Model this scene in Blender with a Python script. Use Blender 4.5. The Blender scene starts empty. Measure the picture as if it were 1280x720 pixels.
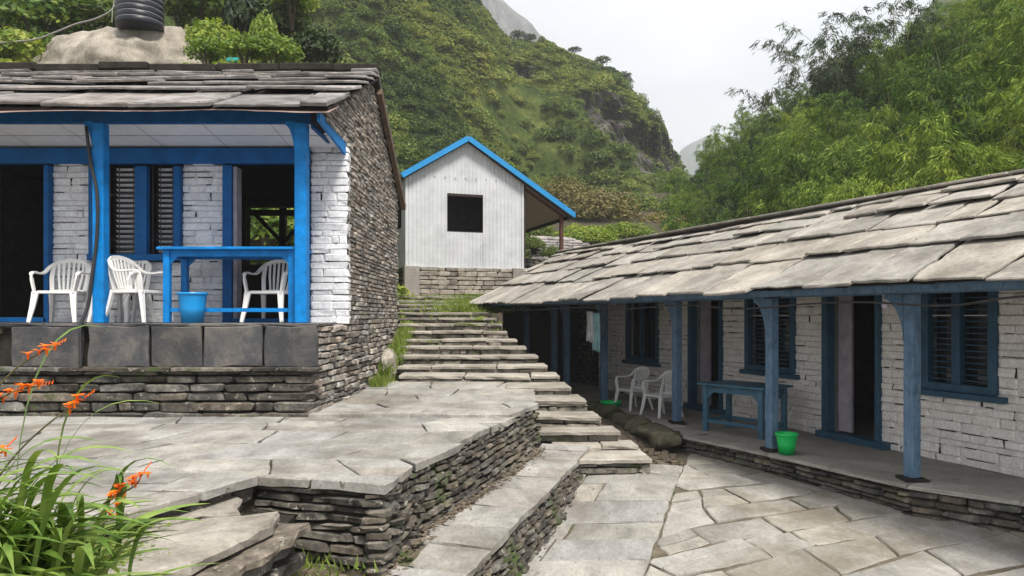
import bpy, bmesh, math, random
import numpy as np
from mathutils import Vector, Matrix, noise

R = math.radians
random.seed(7)
S = bpy.context.scene
COL = S.collection

# ---------------------------------------------------------------- camera, sky, sun, exposure
cam_d = bpy.data.cameras.new('camera')
cam = bpy.data.objects.new('camera', cam_d)
COL.objects.link(cam)
cam.location = (0, 0, 0)
cam.rotation_euler = (R(90), 0, 0)
cam_d.sensor_width = 36
cam_d.lens = 25.3125
cam_d.shift_y = 35 / 1280
cam_d.clip_start = 0.1
cam_d.clip_end = 3000
S.camera = cam

W = bpy.data.worlds.new('World')
S.world = W
W.use_nodes = True
wt = W.node_tree
for n in list(wt.nodes): wt.nodes.remove(n)
wo = wt.nodes.new('ShaderNodeOutputWorld')
bg = wt.nodes.new('ShaderNodeBackground')
sky = wt.nodes.new('ShaderNodeTexSky')
sky.sky_type = 'NISHITA'
sky.sun_disc = False
sky.sun_elevation = R(58)
sky.sun_rotation = R(152)
tc = wt.nodes.new('ShaderNodeTexCoord')
nz = wt.nodes.new('ShaderNodeTexNoise')
nz.inputs['Scale'].default_value = 2.2
nz.inputs['Detail'].default_value = 5
nz.inputs['Roughness'].default_value = 0.5
mp = wt.nodes.new('ShaderNodeMapping')
mp.inputs['Scale'].default_value = (1, 1, 2.2)
cr = wt.nodes.new('ShaderNodeValToRGB')
cr.color_ramp.elements[0].position = 0.40
cr.color_ramp.elements[0].color = (0.60, 0.62, 0.65, 1)
cr.color_ramp.elements[1].position = 0.64
cr.color_ramp.elements[1].color = (0.99, 0.99, 1.0, 1)
sc = wt.nodes.new('ShaderNodeVectorMath')
sc.operation = 'SCALE'
sc.inputs['Scale'].default_value = 6.9
mx = wt.nodes.new('ShaderNodeMixRGB')
mx.inputs[0].default_value = 0.94
L = wt.links.new
L(tc.outputs['Generated'], mp.inputs['Vector'])
L(mp.outputs['Vector'], nz.inputs['Vector'])
L(nz.outputs['Fac'], cr.inputs['Fac'])
L(cr.outputs['Color'], sc.inputs[0])
L(sky.outputs['Color'], mx.inputs[1])
L(sc.outputs['Vector'], mx.inputs[2])
L(mx.outputs['Color'], bg.inputs['Color'])
bg.inputs['Strength'].default_value = 0.1
L(bg.outputs['Background'], wo.inputs['Surface'])

sun_d = bpy.data.lights.new('sun', 'SUN')
sun_d.energy = 3.2
sun_d.angle = R(16)
sun_d.color = (1.0, 0.95, 0.87)
sun = bpy.data.objects.new('sun', sun_d)
COL.objects.link(sun)
_el, _az = R(58), R(152)
sdir = Vector((math.sin(_az) * math.cos(_el), math.cos(_az) * math.cos(_el), math.sin(_el)))
sun.rotation_euler = sdir.to_track_quat('Z', 'Y').to_euler()
sun.location = (10, -5, 20)

S.view_settings.view_transform = 'Standard'
S.view_settings.look = 'None'
S.view_settings.gamma = 1
S.view_settings.exposure = 0.95
S.render.engine = 'CYCLES'
S.cycles.max_bounces = 6
S.cycles.diffuse_bounces = 3
S.cycles.volume_bounces = 2
S.cycles.transparent_max_bounces = 8

# ---------------------------------------------------------------- measuring helpers
F = 900.0
def at(px, py, d):
    return Vector(((px - 640) / F * d, d, (395 - py) / F * d))
def on_z(px, py, z):
    return at(px, py, z * F / (395 - py))

# ---------------------------------------------------------------- materials
MATS = {}
def nodes_of(name, rough=0.9, spec=0.3):
    m = bpy.data.materials.new(name)
    m.use_nodes = True
    t = m.node_tree
    b = t.nodes['Principled BSDF']
    b.inputs['Roughness'].default_value = rough
    b.inputs['Specular IOR Level'].default_value = spec
    MATS[name] = m
    return m, t, b
def rgb(c): return (c[0], c[1], c[2], 1)
def add_noise(t, vec, scale, detail=4, rough=0.6, dist=0.0):
    n = t.nodes.new('ShaderNodeTexNoise')
    n.inputs['Scale'].default_value = scale
    n.inputs['Detail'].default_value = detail
    n.inputs['Roughness'].default_value = rough
    n.inputs['Distortion'].default_value = dist
    if vec is not None: t.links.new(vec, n.inputs['Vector'])
    return n.outputs['Fac']
def add_ramp(t, fac, stops):
    r = t.nodes.new('ShaderNodeValToRGB')
    e = r.color_ramp.elements
    while len(e) < len(stops): e.new(0.5)
    for k, (p, c) in enumerate(stops):
        e[k].position = p
        e[k].color = rgb(c) if not isinstance(c, (int, float)) else (c, c, c, 1)
    t.links.new(fac, r.inputs['Fac'])
    return r.outputs['Color']
def mixc(t, fac, a, b, mode='MIX'):
    n = t.nodes.new('ShaderNodeMixRGB')
    n.blend_type = mode
    for k, v in ((0, fac), (1, a), (2, b)):
        if isinstance(v, (int, float)): n.inputs[k].default_value = v if k == 0 else (v, v, v, 1)
        elif isinstance(v, tuple): n.inputs[k].default_value = rgb(v)
        else: t.links.new(v, n.inputs[k])
    return n.outputs['Color']
def math_n(t, op, a, b=None):
    n = t.nodes.new('ShaderNodeMath')
    n.operation = op
    for k, v in ((0, a), (1, b)):
        if v is None: continue
        if isinstance(v, (int, float)): n.inputs[k].default_value = v
        else: t.links.new(v, n.inputs[k])
    return n.outputs[0]
def piece_random(t):
    g = t.nodes.new('ShaderNodeNewGeometry')
    o = t.nodes.new('ShaderNodeObjectInfo')
    a = math_n(t, 'ADD', g.outputs['Random Per Island'], o.outputs['Random'])
    return math_n(t, 'FRACT', a), g
def stone_mat(name, cols, scale=3.0, lo=0.7, hi=1.25, bump=0.4, rough=0.92, spec=0.25, spots=None, moss=0.0,
              stretch=(1, 1, 1), tints=None, fine=22.0, spotscale=9.0, mosscol=(0.05, 0.075, 0.02), dirt=None, bdist=0.02):
    m, t, b = nodes_of(name, rough, spec)
    rnd, g = piece_random(t)
    mp = t.nodes.new('ShaderNodeMapping')
    mp.inputs['Scale'].default_value = stretch
    t.links.new(g.outputs['Position'], mp.inputs['Vector'])
    # every piece samples the grain somewhere else
    off = t.nodes.new('ShaderNodeVectorMath'); off.operation = 'ADD'
    cb = t.nodes.new('ShaderNodeCombineXYZ')
    t.links.new(math_n(t, 'MULTIPLY', rnd, 17.0), cb.inputs[0])
    t.links.new(math_n(t, 'MULTIPLY', rnd, 31.0), cb.inputs[2])
    t.links.new(mp.outputs['Vector'], off.inputs[0]); t.links.new(cb.outputs[0], off.inputs[1])
    v = off.outputs['Vector']
    n1 = add_noise(t, v, scale, 6, 0.65, 0.3)
    k = len(cols) - 1
    c = add_ramp(t, n1, [(0.32 + 0.36 * i / max(k, 1), cc) for i, cc in enumerate(cols)])
    val = add_ramp(t, rnd, [(0, lo), (1, hi)])
    c = mixc(t, 1.0, c, val, 'MULTIPLY')
    if tints:
        r2 = math_n(t, 'FRACT', math_n(t, 'MULTIPLY', rnd, 7.31))
        tc_ = add_ramp(t, r2, [(i / max(len(tints) - 1, 1), x) for i, x in enumerate(tints)])
        c = mixc(t, 1.0, c, tc_, 'MULTIPLY')
    n2 = add_noise(t, v, fine, 5, 0.7)
    c = mixc(t, 1.0, c, add_ramp(t, n2, [(0.25, 0.72), (0.7, 1.18)]), 'MULTIPLY')
    if spots:
        n3 = add_noise(t, v, spotscale, 5, 0.7, 0.5)
        f = add_ramp(t, n3, [(spots[0], 0.0), (spots[0] + 0.07, 1.0)])
        c = mixc(t, f, c, spots[1])
    if dirt:
        n5 = add_noise(t, g.outputs['Position'], dirt[2], 6, 0.65, 0.4)
        f = add_ramp(t, n5, [(dirt[0], 0.0), (dirt[0] + 0.16, 1.0)])
        c = mixc(t, math_n(t, 'MULTIPLY', f, dirt[3]), c, dirt[1])
    if moss > 0:
        n4 = add_noise(t, g.outputs['Position'], 1.7, 7, 0.7)
        f = add_ramp(t, n4, [(0.62 - moss * 0.3, 0.0), (0.70 - moss * 0.3, 1.0)])
        c = mixc(t, f, c, mosscol)
    t.links.new(c, b.inputs['Base Color'])
    bp = t.nodes.new('ShaderNodeBump')
    bp.inputs['Strength'].default_value = bump
    bp.inputs['Distance'].default_value = bdist
    h = math_n(t, 'ADD', math_n(t, 'MULTIPLY', n1, 1.2), math_n(t, 'MULTIPLY', n2, 0.5))
    t.links.new(h, bp.inputs['Height'])
    t.links.new(bp.outputs['Normal'], b.inputs['Normal'])
    return m
def paint_mat(name, col, rough=0.55, spec=0.4, wear=0.0, wearcol=(0.25, 0.2, 0.16), vary=0.25, bump=0.15, scale=6):
    m, t, b = nodes_of(name, rough, spec)
    g = t.nodes.new('ShaderNodeNewGeometry')
    n1 = add_noise(t, g.outputs['Position'], scale, 6, 0.65)
    c = add_ramp(t, n1, [(0.3, tuple(x * (1 - vary) for x in col)), (0.7, tuple(min(1, x * (1 + vary)) for x in col))])
    mpw = t.nodes.new('ShaderNodeMapping'); mpw.inputs['Scale'].default_value = (1, 1, 0.22)
    t.links.new(g.outputs['Position'], mpw.inputs['Vector'])
    n2 = add_noise(t, mpw.outputs['Vector'], 38, 5, 0.75)
    if wear > 0:
        f = add_ramp(t, n2, [(0.72 - wear, 0.0), (0.76 - wear, 1.0)])
        c = mixc(t, math_n(t, 'MULTIPLY', f, 0.7), c, wearcol)
    t.links.new(c, b.inputs['Base Color'])
    bp = t.nodes.new('ShaderNodeBump')
    bp.inputs['Strength'].default_value = bump
    bp.inputs['Distance'].default_value = 0.01
    t.links.new(n2, bp.inputs['Height'])
    t.links.new(bp.outputs['Normal'], b.inputs['Normal'])
    return m
def leaf_mat(name, cols, rough=0.55, trans=0.35, big=0.12, spec=0.3, gain=1.0):
    m, t, b = nodes_of(name, rough, spec)
    g = t.nodes.new('ShaderNodeNewGeometry')
    o = t.nodes.new('ShaderNodeObjectInfo')
    n1 = add_noise(t, g.outputs['Position'], big, 4, 0.6)
    r = math_n(t, 'ADD', math_n(t, 'MULTIPLY', g.outputs['Random Per Island'], 0.35), math_n(t, 'MULTIPLY', o.outputs['Random'], 0.3))
    n1 = math_n(t, 'ADD', math_n(t, 'MULTIPLY', math_n(t, 'SUBTRACT', n1, 0.5), gain), 0.5)
    f = math_n(t, 'ADD', math_n(t, 'MULTIPLY', n1, 0.75), math_n(t, 'SUBTRACT', r, 0.2))
    k = len(cols) - 1
    c = add_ramp(t, f, [(0.2 + 0.6 * i / max(k, 1), cc) for i, cc in enumerate(cols)])
    t.links.new(c, b.inputs['Base Color'])
    if trans > 0:
        tr = t.nodes.new('ShaderNodeBsdfTranslucent')
        t.links.new(mixc(t, 1.0, c, (1.3, 1.35, 0.7), 'MULTIPLY'), tr.inputs['Color'])
        ms = t.nodes.new('ShaderNodeMixShader')
        ms.inputs[0].default_value = trans
        out = [n for n in t.nodes if n.type == 'OUTPUT_MATERIAL'][0]
        t.links.new(b.outputs[0], ms.inputs[1]); t.links.new(tr.outputs[0], ms.inputs[2])
        t.links.new(ms.outputs[0], out.inputs['Surface'])
    return m
M = {}
M['flag'] = stone_mat('flagstone', [(0.17, 0.165, 0.152), (0.27, 0.263, 0.247), (0.36, 0.352, 0.333)], 1.6, 0.84, 1.12, 0.7, 0.75, 0.35,
                      spots=(0.63, (0.11, 0.10, 0.082)), tints=[(1, 1, 1), (1.03, 1.0, 0.94), (0.98, 0.99, 1.01), (1.05, 0.99, 0.92)], stretch=(1.5, 0.7, 1), dirt=(0.50, (0.12, 0.105, 0.082), 0.8, 0.7))
M['flag_patio'] = stone_mat('patio_flagstone', [(0.175, 0.166, 0.150), (0.28, 0.267, 0.244), (0.37, 0.355, 0.328)], 1.5, 0.86, 1.12, 0.7, 0.75, 0.4,
                      spots=(0.67, (0.13, 0.115, 0.085)), tints=[(1, 1, 1), (1.02, 1.0, 0.95), (0.98, 0.99, 1.0), (1.03, 1.0, 0.93)], stretch=(1.2, 0.8, 1), dirt=(0.48, (0.14, 0.115, 0.078), 0.8, 0.7))
M['sand'] = stone_mat('joint_sand', [(0.07, 0.06, 0.045), (0.16, 0.135, 0.10)], 5, 0.9, 1.1, 0.8, 1.0, 0.1, moss=0.12)
M['joint'] = stone_mat('joint_soil', [(0.04, 0.034, 0.026), (0.09, 0.076, 0.055)], 4, 0.9, 1.1, 0.6, 1.0, 0.1, moss=0.2)
M['dirt'] = stone_mat('bare_earth', [(0.09, 0.07, 0.05), (0.21, 0.17, 0.13)], 6, 0.9, 1.1, 0.9, 1.0, 0.1, spots=(0.6, (0.28, 0.25, 0.20)), spotscale=16, moss=0.05, bdist=0.05)
M['drystone'] = stone_mat('dry_stone', [(0.032, 0.029, 0.026), (0.085, 0.078, 0.069), (0.17, 0.155, 0.133)], 5, 0.5, 1.5, 0.8, 0.9, 0.3,
                          spots=(0.60, (0.32, 0.30, 0.25)), tints=[(1, 1, 1), (1.07, 0.97, 0.86), (0.92, 0.97, 1.02), (1.06, 1.0, 0.82)], spotscale=14, moss=0.10)
M['gable'] = stone_mat('gable_stone', [(0.10, 0.094, 0.087), (0.24, 0.222, 0.202), (0.40, 0.375, 0.345)], 5, 0.6, 1.35, 0.7, 0.9, 0.25,
                       spots=(0.66, (0.38, 0.34, 0.28)), tints=[(1, 1, 1), (1.08, 0.97, 0.88), (0.93, 0.97, 1.0), (1.05, 0.99, 0.9)], spotscale=12)
M['darkback'] = stone_mat('dark_mortar', [(0.018, 0.016, 0.014), (0.04, 0.036, 0.03)], 6, 0.9, 1.1, 0.4, 1.0, 0.1)
M['slate_l'] = stone_mat('roof_slate_dark', [(0.10, 0.093, 0.088), (0.20, 0.188, 0.18), (0.31, 0.295, 0.285)], 2.2, 0.75, 1.25, 0.5, 0.85, 0.3,
                         spots=(0.62, (0.07, 0.062, 0.055)), tints=[(1, 1, 1), (1.04, 0.99, 0.96), (0.97, 0.98, 1.0)])
M['slate_r'] = stone_mat('roof_slate_pale', [(0.17, 0.157, 0.14), (0.275, 0.257, 0.232), (0.37, 0.348, 0.316)], 2.0, 0.82, 1.15, 0.9, 0.9, 0.2,
                         spots=(0.64, (0.15, 0.135, 0.115)), tints=[(1, 1, 1), (1.03, 1.0, 0.95), (0.97, 0.99, 1.0), (1.03, 1.0, 0.94)], spotscale=13, dirt=(0.55, (0.15, 0.135, 0.115), 1.3, 0.45))
M['slab_dark'] = stone_mat('upright_slate', [(0.025, 0.026, 0.03), (0.055, 0.055, 0.058), (0.13, 0.115, 0.10)], 2.4, 0.7, 1.4, 0.7, 0.55, 0.45, dirt=(0.5, (0.13, 0.115, 0.10), 1.4, 0.6),
                           spots=(0.70, (0.24, 0.21, 0.17)))
M['white_l'] = stone_mat('whitewashed_brick', [(0.56, 0.57, 0.60), (0.70, 0.71, 0.735), (0.78, 0.785, 0.80)], 4, 0.93, 1.05, 0.5, 0.85, 0.25, fine=30, spots=(0.74, (0.25, 0.23, 0.21)))
M['white_back'] = stone_mat('whitewashed_joint', [(0.50, 0.49, 0.49), (0.74, 0.72, 0.71)], 9, 1, 1, 0.8, 0.9, 0.2)
M['white_r'] = stone_mat('limewashed_brick', [(0.68, 0.64, 0.60), (0.82, 0.78, 0.74), (0.88, 0.845, 0.81)], 4, 0.95, 1.03, 0.6, 0.9, 0.2, fine=28, spots=(0.73, (0.33, 0.29, 0.24)))
M['concrete'] = stone_mat('deck_cement', [(0.20, 0.185, 0.165), (0.36, 0.335, 0.30)], 1.2, 0.9, 1.1, 0.3, 0.85, 0.3, spots=(0.64, (0.11, 0.10, 0.09)), spotscale=2.5)
M['plaster'] = stone_mat('grey_plaster', [(0.20, 0.185, 0.165), (0.31, 0.285, 0.255)], 2.5, 0.95, 1.05, 0.4, 0.95, 0.2, spots=(0.66, (0.20, 0.18, 0.15)))
M['riser'] = stone_mat('riser_stone_face', [(0.08, 0.072, 0.06), (0.19, 0.172, 0.145), (0.31, 0.285, 0.24)], 5, 0.6, 1.35, 0.8, 0.9, 0.25, spots=(0.62, (0.30, 0.28, 0.23)), moss=0.18)
M['shedstone'] = stone_mat('plinth_stone', [(0.15, 0.13, 0.11), (0.26, 0.23, 0.19), (0.36, 0.32, 0.27)], 4, 0.7, 1.25, 0.6, 0.9, 0.2)
M['step'] = stone_mat('stair_stone', [(0.18, 0.162, 0.135), (0.30, 0.274, 0.235), (0.40, 0.37, 0.325)], 2.2, 0.8, 1.15, 0.6, 0.85, 0.3, spots=(0.64, (0.12, 0.10, 0.075)))
M['step_moss'] = stone_mat('mossy_stair_stone', [(0.15, 0.135, 0.112), (0.24, 0.22, 0.19), (0.33, 0.305, 0.265)], 2.2, 0.75, 1.15, 0.5, 0.9, 0.25, moss=0.25, mosscol=(0.11, 0.14, 0.03))
M['boulder'] = stone_mat('boulder_rock', [(0.17, 0.15, 0.12), (0.33, 0.295, 0.245), (0.45, 0.41, 0.35)], 0.9, 1, 1, 1.0, 0.9, 0.25, spots=(0.62, (0.10, 0.09, 0.065)), spotscale=4, moss=0.0, bdist=0.08, stretch=(1.6, 1.6, 0.7), dirt=(0.52, (0.14, 0.125, 0.09), 1.1, 0.7))
M['mosscurb'] = stone_mat('mossy_curb', [(0.07, 0.065, 0.045), (0.17, 0.155, 0.11)], 5, 1, 1, 1.0, 1.0, 0.1, moss=0.35, bdist=0.05, mosscol=(0.045, 0.05, 0.018))
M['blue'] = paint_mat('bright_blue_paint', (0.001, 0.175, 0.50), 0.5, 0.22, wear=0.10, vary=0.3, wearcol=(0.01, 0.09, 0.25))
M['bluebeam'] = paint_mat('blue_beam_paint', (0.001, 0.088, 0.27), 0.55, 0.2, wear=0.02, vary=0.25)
M['blue_r'] = paint_mat('faded_blue_paint', (0.085, 0.16, 0.25), 0.65, 0.25, wear=0.19, vary=0.35, wearcol=(0.17, 0.22, 0.27))
M['blue_dark'] = paint_mat('dark_teal_paint', (0.025, 0.08, 0.135), 0.5, 0.4, vary=0.3)
M['blue_tab'] = paint_mat('teal_table_paint', (0.045, 0.125, 0.19), 0.45, 0.4, wear=0.03, vary=0.3)
M['bluetrim'] = paint_mat('shed_blue_trim', (0.004, 0.20, 0.46), 0.45, 0.5, vary=0.12)
M['ceiling'] = paint_mat('white_ceiling_sheet', (0.78, 0.78, 0.80), 0.7, 0.3, vary=0.08)
M['plastic'] = paint_mat('white_plastic', (0.72, 0.71, 0.69), 0.38, 0.5, vary=0.04, bump=0.03)
M['bucket_blue'] = paint_mat('blue_plastic', (0.004, 0.25, 0.62), 0.3, 0.5, vary=0.06, bump=0.02)
M['green'] = paint_mat('green_plastic', (0.0, 0.50, 0.10), 0.35, 0.5, vary=0.08, bump=0.02)
M['black'] = paint_mat('grille_and_room_dark', (0.012, 0.012, 0.014), 0.35, 0.5, vary=0.2, bump=0.03)
M['tank'] = paint_mat('tank_plastic', (0.006, 0.008, 0.014), 0.4, 0.4, vary=0.2, bump=0.03)
M['greyline'] = paint_mat('tank_band', (0.35, 0.36, 0.38), 0.5, 0.4)
M['inside'] = paint_mat('dim_interior', (0.035, 0.034, 0.034), 0.9, 0.1)  # near-black colour puts the gloom of unlit rooms into their surfaces
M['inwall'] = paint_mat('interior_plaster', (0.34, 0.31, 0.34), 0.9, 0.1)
M['wood'] = paint_mat('old_wood', (0.12, 0.085, 0.065), 0.85, 0.2, vary=0.4, wear=0.05, wearcol=(0.22, 0.16, 0.13), scale=9)
M['darkwood'] = paint_mat('dark_wood', (0.035, 0.025, 0.022), 0.8, 0.2, vary=0.4)
M['redwood'] = paint_mat('reddish_post', (0.075, 0.028, 0.022), 0.7, 0.3, vary=0.3)
M['tin'] = paint_mat('corrugated_tin', (0.47, 0.48, 0.49), 0.5, 0.4, vary=0.16, bump=0.08, wear=0.10, wearcol=(0.36, 0.33, 0.30), scale=2)
M['rust'] = paint_mat('rusted_tin', (0.24, 0.17, 0.15), 0.7, 0.4, vary=0.45, wear=0.12, wearcol=(0.55, 0.5, 0.48), scale=5)
M['soffit'] = paint_mat('porch_soffit', (0.80, 0.74, 0.62), 0.8, 0.2)
m, t, b = nodes_of('translucent_sheet', 0.6, 0.3)  # translucency added so daylight brightens the porch soffit
b.inputs['Base Color'].default_value = (0.50, 0.47, 0.42, 1)
tr = t.nodes.new('ShaderNodeBsdfTranslucent'); tr.inputs['Color'].default_value = (0.60, 0.565, 0.50, 1)
ms = t.nodes.new('ShaderNodeMixShader'); ms.inputs[0].default_value = 0.6
t.links.new(b.outputs[0], ms.inputs[1]); t.links.new(tr.outputs[0], ms.inputs[2])
t.links.new(ms.outputs[0], [n for n in t.nodes if n.type == 'OUTPUT_MATERIAL'][0].inputs['Surface'])
M['translucent'] = m
M['slatgrey'] = paint_mat('shutter_slat', (0.62, 0.63, 0.67), 0.5, 0.4, vary=0.3)
M['cloth_w'] = paint_mat('white_cloth', (0.62, 0.64, 0.66), 0.9, 0.1)
M['cloth_c'] = paint_mat('pale_cyan_cloth', (0.30, 0.52, 0.56), 0.9, 0.1)
M['wire'] = paint_mat('cable_rubber', (0.02, 0.02, 0.022), 0.5, 0.4)
M['pipe'] = paint_mat('grey_pipe', (0.2, 0.19, 0.17), 0.6, 0.3)
M['bulb'] = paint_mat('frosted_bulb', (0.75, 0.72, 0.85), 0.25, 0.5, vary=0.02, bump=0.0)
M['turq'] = paint_mat('turquoise_sheet', (0.02, 0.35, 0.36), 0.5, 0.4)
M['glass'] = None
m, t, b = nodes_of('window_glass', 0.05, 0.5)
b.inputs['Base Color'].default_value = (0.01, 0.014, 0.018, 1)
M['glass'] = m
M['blade'] = leaf_mat('blade_leaf', [(0.04, 0.095, 0.014), (0.12, 0.21, 0.035), (0.28, 0.36, 0.09)], 0.38, 0.18, 9.0, 0.45)
M['petal'] = leaf_mat('orange_petal', [(0.75, 0.10, 0.012), (0.85, 0.20, 0.02), (0.9, 0.30, 0.03)], 0.5, 0.35, 30)
M['stem'] = paint_mat('flower_stem', (0.10, 0.10, 0.04), 0.6, 0.3)
M['bamboo_leaf'] = leaf_mat('bamboo_leaf', [(0.018, 0.045, 0.008), (0.085, 0.155, 0.02), (0.27, 0.34, 0.05)], 0.6, 0.25, 0.16, 0.15, 1.9)
M['bamboo_shade'] = leaf_mat('bamboo_leaf_shaded', [(0.012, 0.022, 0.006), (0.035, 0.06, 0.014)], 0.6, 0.2, 0.3)  # dark copy of the bamboo leaf, paints the shade between clumps
M['culm'] = paint_mat('bamboo_culm', (0.12, 0.14, 0.04), 0.5, 0.4)
M['forest'] = leaf_mat('hill_shrub_leaf', [(0.016, 0.034, 0.008), (0.055, 0.10, 0.018), (0.15, 0.20, 0.035), (0.28, 0.28, 0.07)], 0.7, 0.25, 0.05, 0.3, 2.0)  # strong patch contrast paints in sunlit zones and shaded gullies
M['bushy'] = leaf_mat('bush_leaf', [(0.03, 0.07, 0.012), (0.09, 0.16, 0.022), (0.22, 0.27, 0.04), (0.36, 0.36, 0.07)], 0.6, 0.3, 0.5)
M['bright'] = leaf_mat('bright_bush_leaf', [(0.05, 0.10, 0.014), (0.14, 0.215, 0.028), (0.29, 0.34, 0.06)], 0.6, 0.35, 0.6)
M['olive'] = leaf_mat('dry_bush_leaf', [(0.07, 0.068, 0.02), (0.14, 0.125, 0.04), (0.20, 0.155, 0.065)], 0.7, 0.2, 0.3)
M['darkleaf'] = leaf_mat('dark_tree_leaf', [(0.012, 0.025, 0.008), (0.035, 0.06, 0.015), (0.07, 0.11, 0.025)], 0.6, 0.2, 0.4)
M['grass'] = leaf_mat('grass_tuft', [(0.07, 0.12, 0.02), (0.15, 0.21, 0.035), (0.25, 0.30, 0.06)], 0.7, 0.3, 2.0)
M['bark'] = paint_mat('tree_bark', (0.06, 0.05, 0.035), 0.9, 0.1, vary=0.4)

# ---------------------------------------------------------------- object helpers
def tag(o, label=None, cat=None, group=None, kind=None):
    if label: o['label'] = label
    if cat: o['category'] = cat
    if group: o['group'] = group
    if kind: o['kind'] = kind
    return o
def empty(name, loc=(0, 0, 0), rz=0.0, parent=None):
    o = bpy.data.objects.new(name, None)
    o.empty_display_size = 0.2
    COL.objects.link(o)
    o.location = loc
    o.rotation_euler = (0, 0, rz)
    if parent: o.parent = parent
    return o
def mesh_obj(name, me, parent=None, mw=None):
    """links a mesh whose coordinates are world coordinates (mw None) or placed by the world matrix mw"""
    o = bpy.data.objects.new(name, me)
    COL.objects.link(o)
    if parent is not None:
        o.parent = parent
        inv = PINV(parent)
        o.matrix_parent_inverse = inv
    if mw is not None: o.matrix_basis = mw
    return o
def world_of(o):
    m = Matrix.LocRotScale(o.location, o.rotation_euler, o.scale)
    if o.parent is not None: m = world_of(o.parent) @ o.matrix_parent_inverse @ m
    return m
def PINV(o): return world_of(o).inverted()
def new_mesh(name, verts, faces, mat=None, smooth=False):
    me = bpy.data.meshes.new(name)
    me.from_pydata([tuple(v) for v in verts], [], faces)
    if mat: me.materials.append(mat)
    if smooth: me.polygons.foreach_set('use_smooth', [True] * len(me.polygons))
    me.update()
    return me
class MB:
    def __init__(self): self.v = []; self.f = []
    def add(self, vs, fs):
        k = len(self.v)
        self.v += [Vector(p) for p in vs]
        self.f += [tuple(i + k for i in f) for f in fs]
        return self
    def box(self, c, s, Mx=None):
        c = Vector(c); h = Vector(s) / 2
        vs = [Vector((x * h.x, y * h.y, z * h.z)) + c for z in (-1, 1) for y in (-1, 1) for x in (-1, 1)]
        if Mx is not None: vs = [Mx @ p for p in vs]
        return self.add(vs, [(0, 2, 3, 1), (4, 5, 7, 6), (0, 1, 5, 4), (2, 6, 7, 3), (0, 4, 6, 2), (1, 3, 7, 5)])
    def bar(self, a, b, w, t, up=(0, 0, 1)):
        return self.sweep([a, b], [w, w], t, up)
    def sweep(self, pts, w, t, up=(0, 0, 1), close=True):
        """rectangular section: w across, t along up"""
        pts = [Vector(p) for p in pts]; up = Vector(up)
        if isinstance(w, (int, float)): w = [w] * len(pts)
        if isinstance(t, (int, float)): t = [t] * len(pts)
        vs = []
        for i, p in enumerate(pts):
            d = (pts[min(i + 1, len(pts) - 1)] - pts[max(i - 1, 0)]).normalized()
            s = d.cross(up)
            if s.length < 1e-4: s = d.cross(Vector((0, 1, 0.01)))
            s.normalize(); u = s.cross(d).normalized()
            for a, b_ in ((-1, -1), (1, -1), (1, 1), (-1, 1)):
                vs.append(p + s * a * w[i] / 2 + u * b_ * t[i] / 2)
        fs = []
        for i in range(len(pts) - 1):
            for k in range(4):
                a = i * 4 + k; b_ = i * 4 + (k + 1) % 4
                fs.append((a, b_, b_ + 4, a + 4))
        fs += [(3, 2, 1, 0), tuple(len(vs) - 4 + k for k in range(4))]
        return self.add(vs, fs)
    def tube(self, pts, r, n=8):
        pts = [Vector(p) for p in pts]
        if isinstance(r, (int, float)): r = [r] * len(pts)
        vs = []
        for i, p in enumerate(pts):
            d = (pts[min(i + 1, len(pts) - 1)] - pts[max(i - 1, 0)]).normalized()
            s = d.cross(Vector((0.02, 0.03, 1)))
            if s.length < 1e-3: s = d.cross(Vector((0, 1, 0)))
            s.normalize(); u = s.cross(d)
            for k in range(n):
                a = 2 * math.pi * k / n
                vs.append(p + (s * math.cos(a) + u * math.sin(a)) * r[i])
        fs = []
        for i in range(len(pts) - 1):
            for k in range(n):
                a = i * n + k; b_ = i * n + (k + 1) % n
                fs.append((a, b_, b_ + n, a + n))
        fs += [tuple(range(n))[::-1], tuple(len(vs) - n + k for k in range(n))]
        return self.add(vs, fs)
    def lathe(self, prof, n=24, c=(0, 0, 0)):
        c = Vector(c); vs = []
        for r, z in prof:
            for k in range(n):
                a = 2 * math.pi * k / n
                vs.append(c + Vector((r * math.cos(a), r * math.sin(a), z)))
        fs = []
        for i in range(len(prof) - 1):
            for k in range(n):
                a = i * n + k; b_ = i * n + (k + 1) % n
                fs.append((a, b_, b_ + n, a + n))
        return self.add(vs, fs)
    def prism(self, poly, z0, z1):
        n = len(poly)
        vs = [Vector((p[0], p[1], z0 if not callable(z0) else z0(p))) for p in poly] + [Vector((p[0], p[1], z1 if not callable(z1) else z1(p))) for p in poly]
        fs = [tuple(range(n))[::-1], tuple(range(n, 2 * n))]
        for k in range(n): fs.append((k, (k + 1) % n, n + (k + 1) % n, n + k))
        return self.add(vs, fs)
    def build(self, name, mat, parent=None, smooth=False, local=False, bevel=0.0):
        me = bpy.data.meshes.new(name)
        me.from_pydata([tuple(p) for p in self.v], [], self.f)
        me.materials.append(mat)
        if smooth: me.polygons.foreach_set('use_smooth', [True] * len(me.polygons))
        bm = bmesh.new(); bm.from_mesh(me)
        bmesh.ops.recalc_face_normals(bm, faces=bm.faces)
        if bevel > 0:
            bmesh.ops.bevel(bm, geom=list(bm.edges), offset=bevel, segments=1, affect='EDGES', clamp_overlap=True)
        bm.to_mesh(me); bm.free()
        me.update()
        if local:
            o = bpy.data.objects.new(name, me); COL.objects.link(o)
            if parent: o.parent = parent
            return o
        return mesh_obj(name, me, parent)
def copy_tree(o, parent=None):
    c = o.copy(); COL.objects.link(c)
    c.parent = parent
    for ch in o.children: copy_tree(ch, c)
    return c

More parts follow.
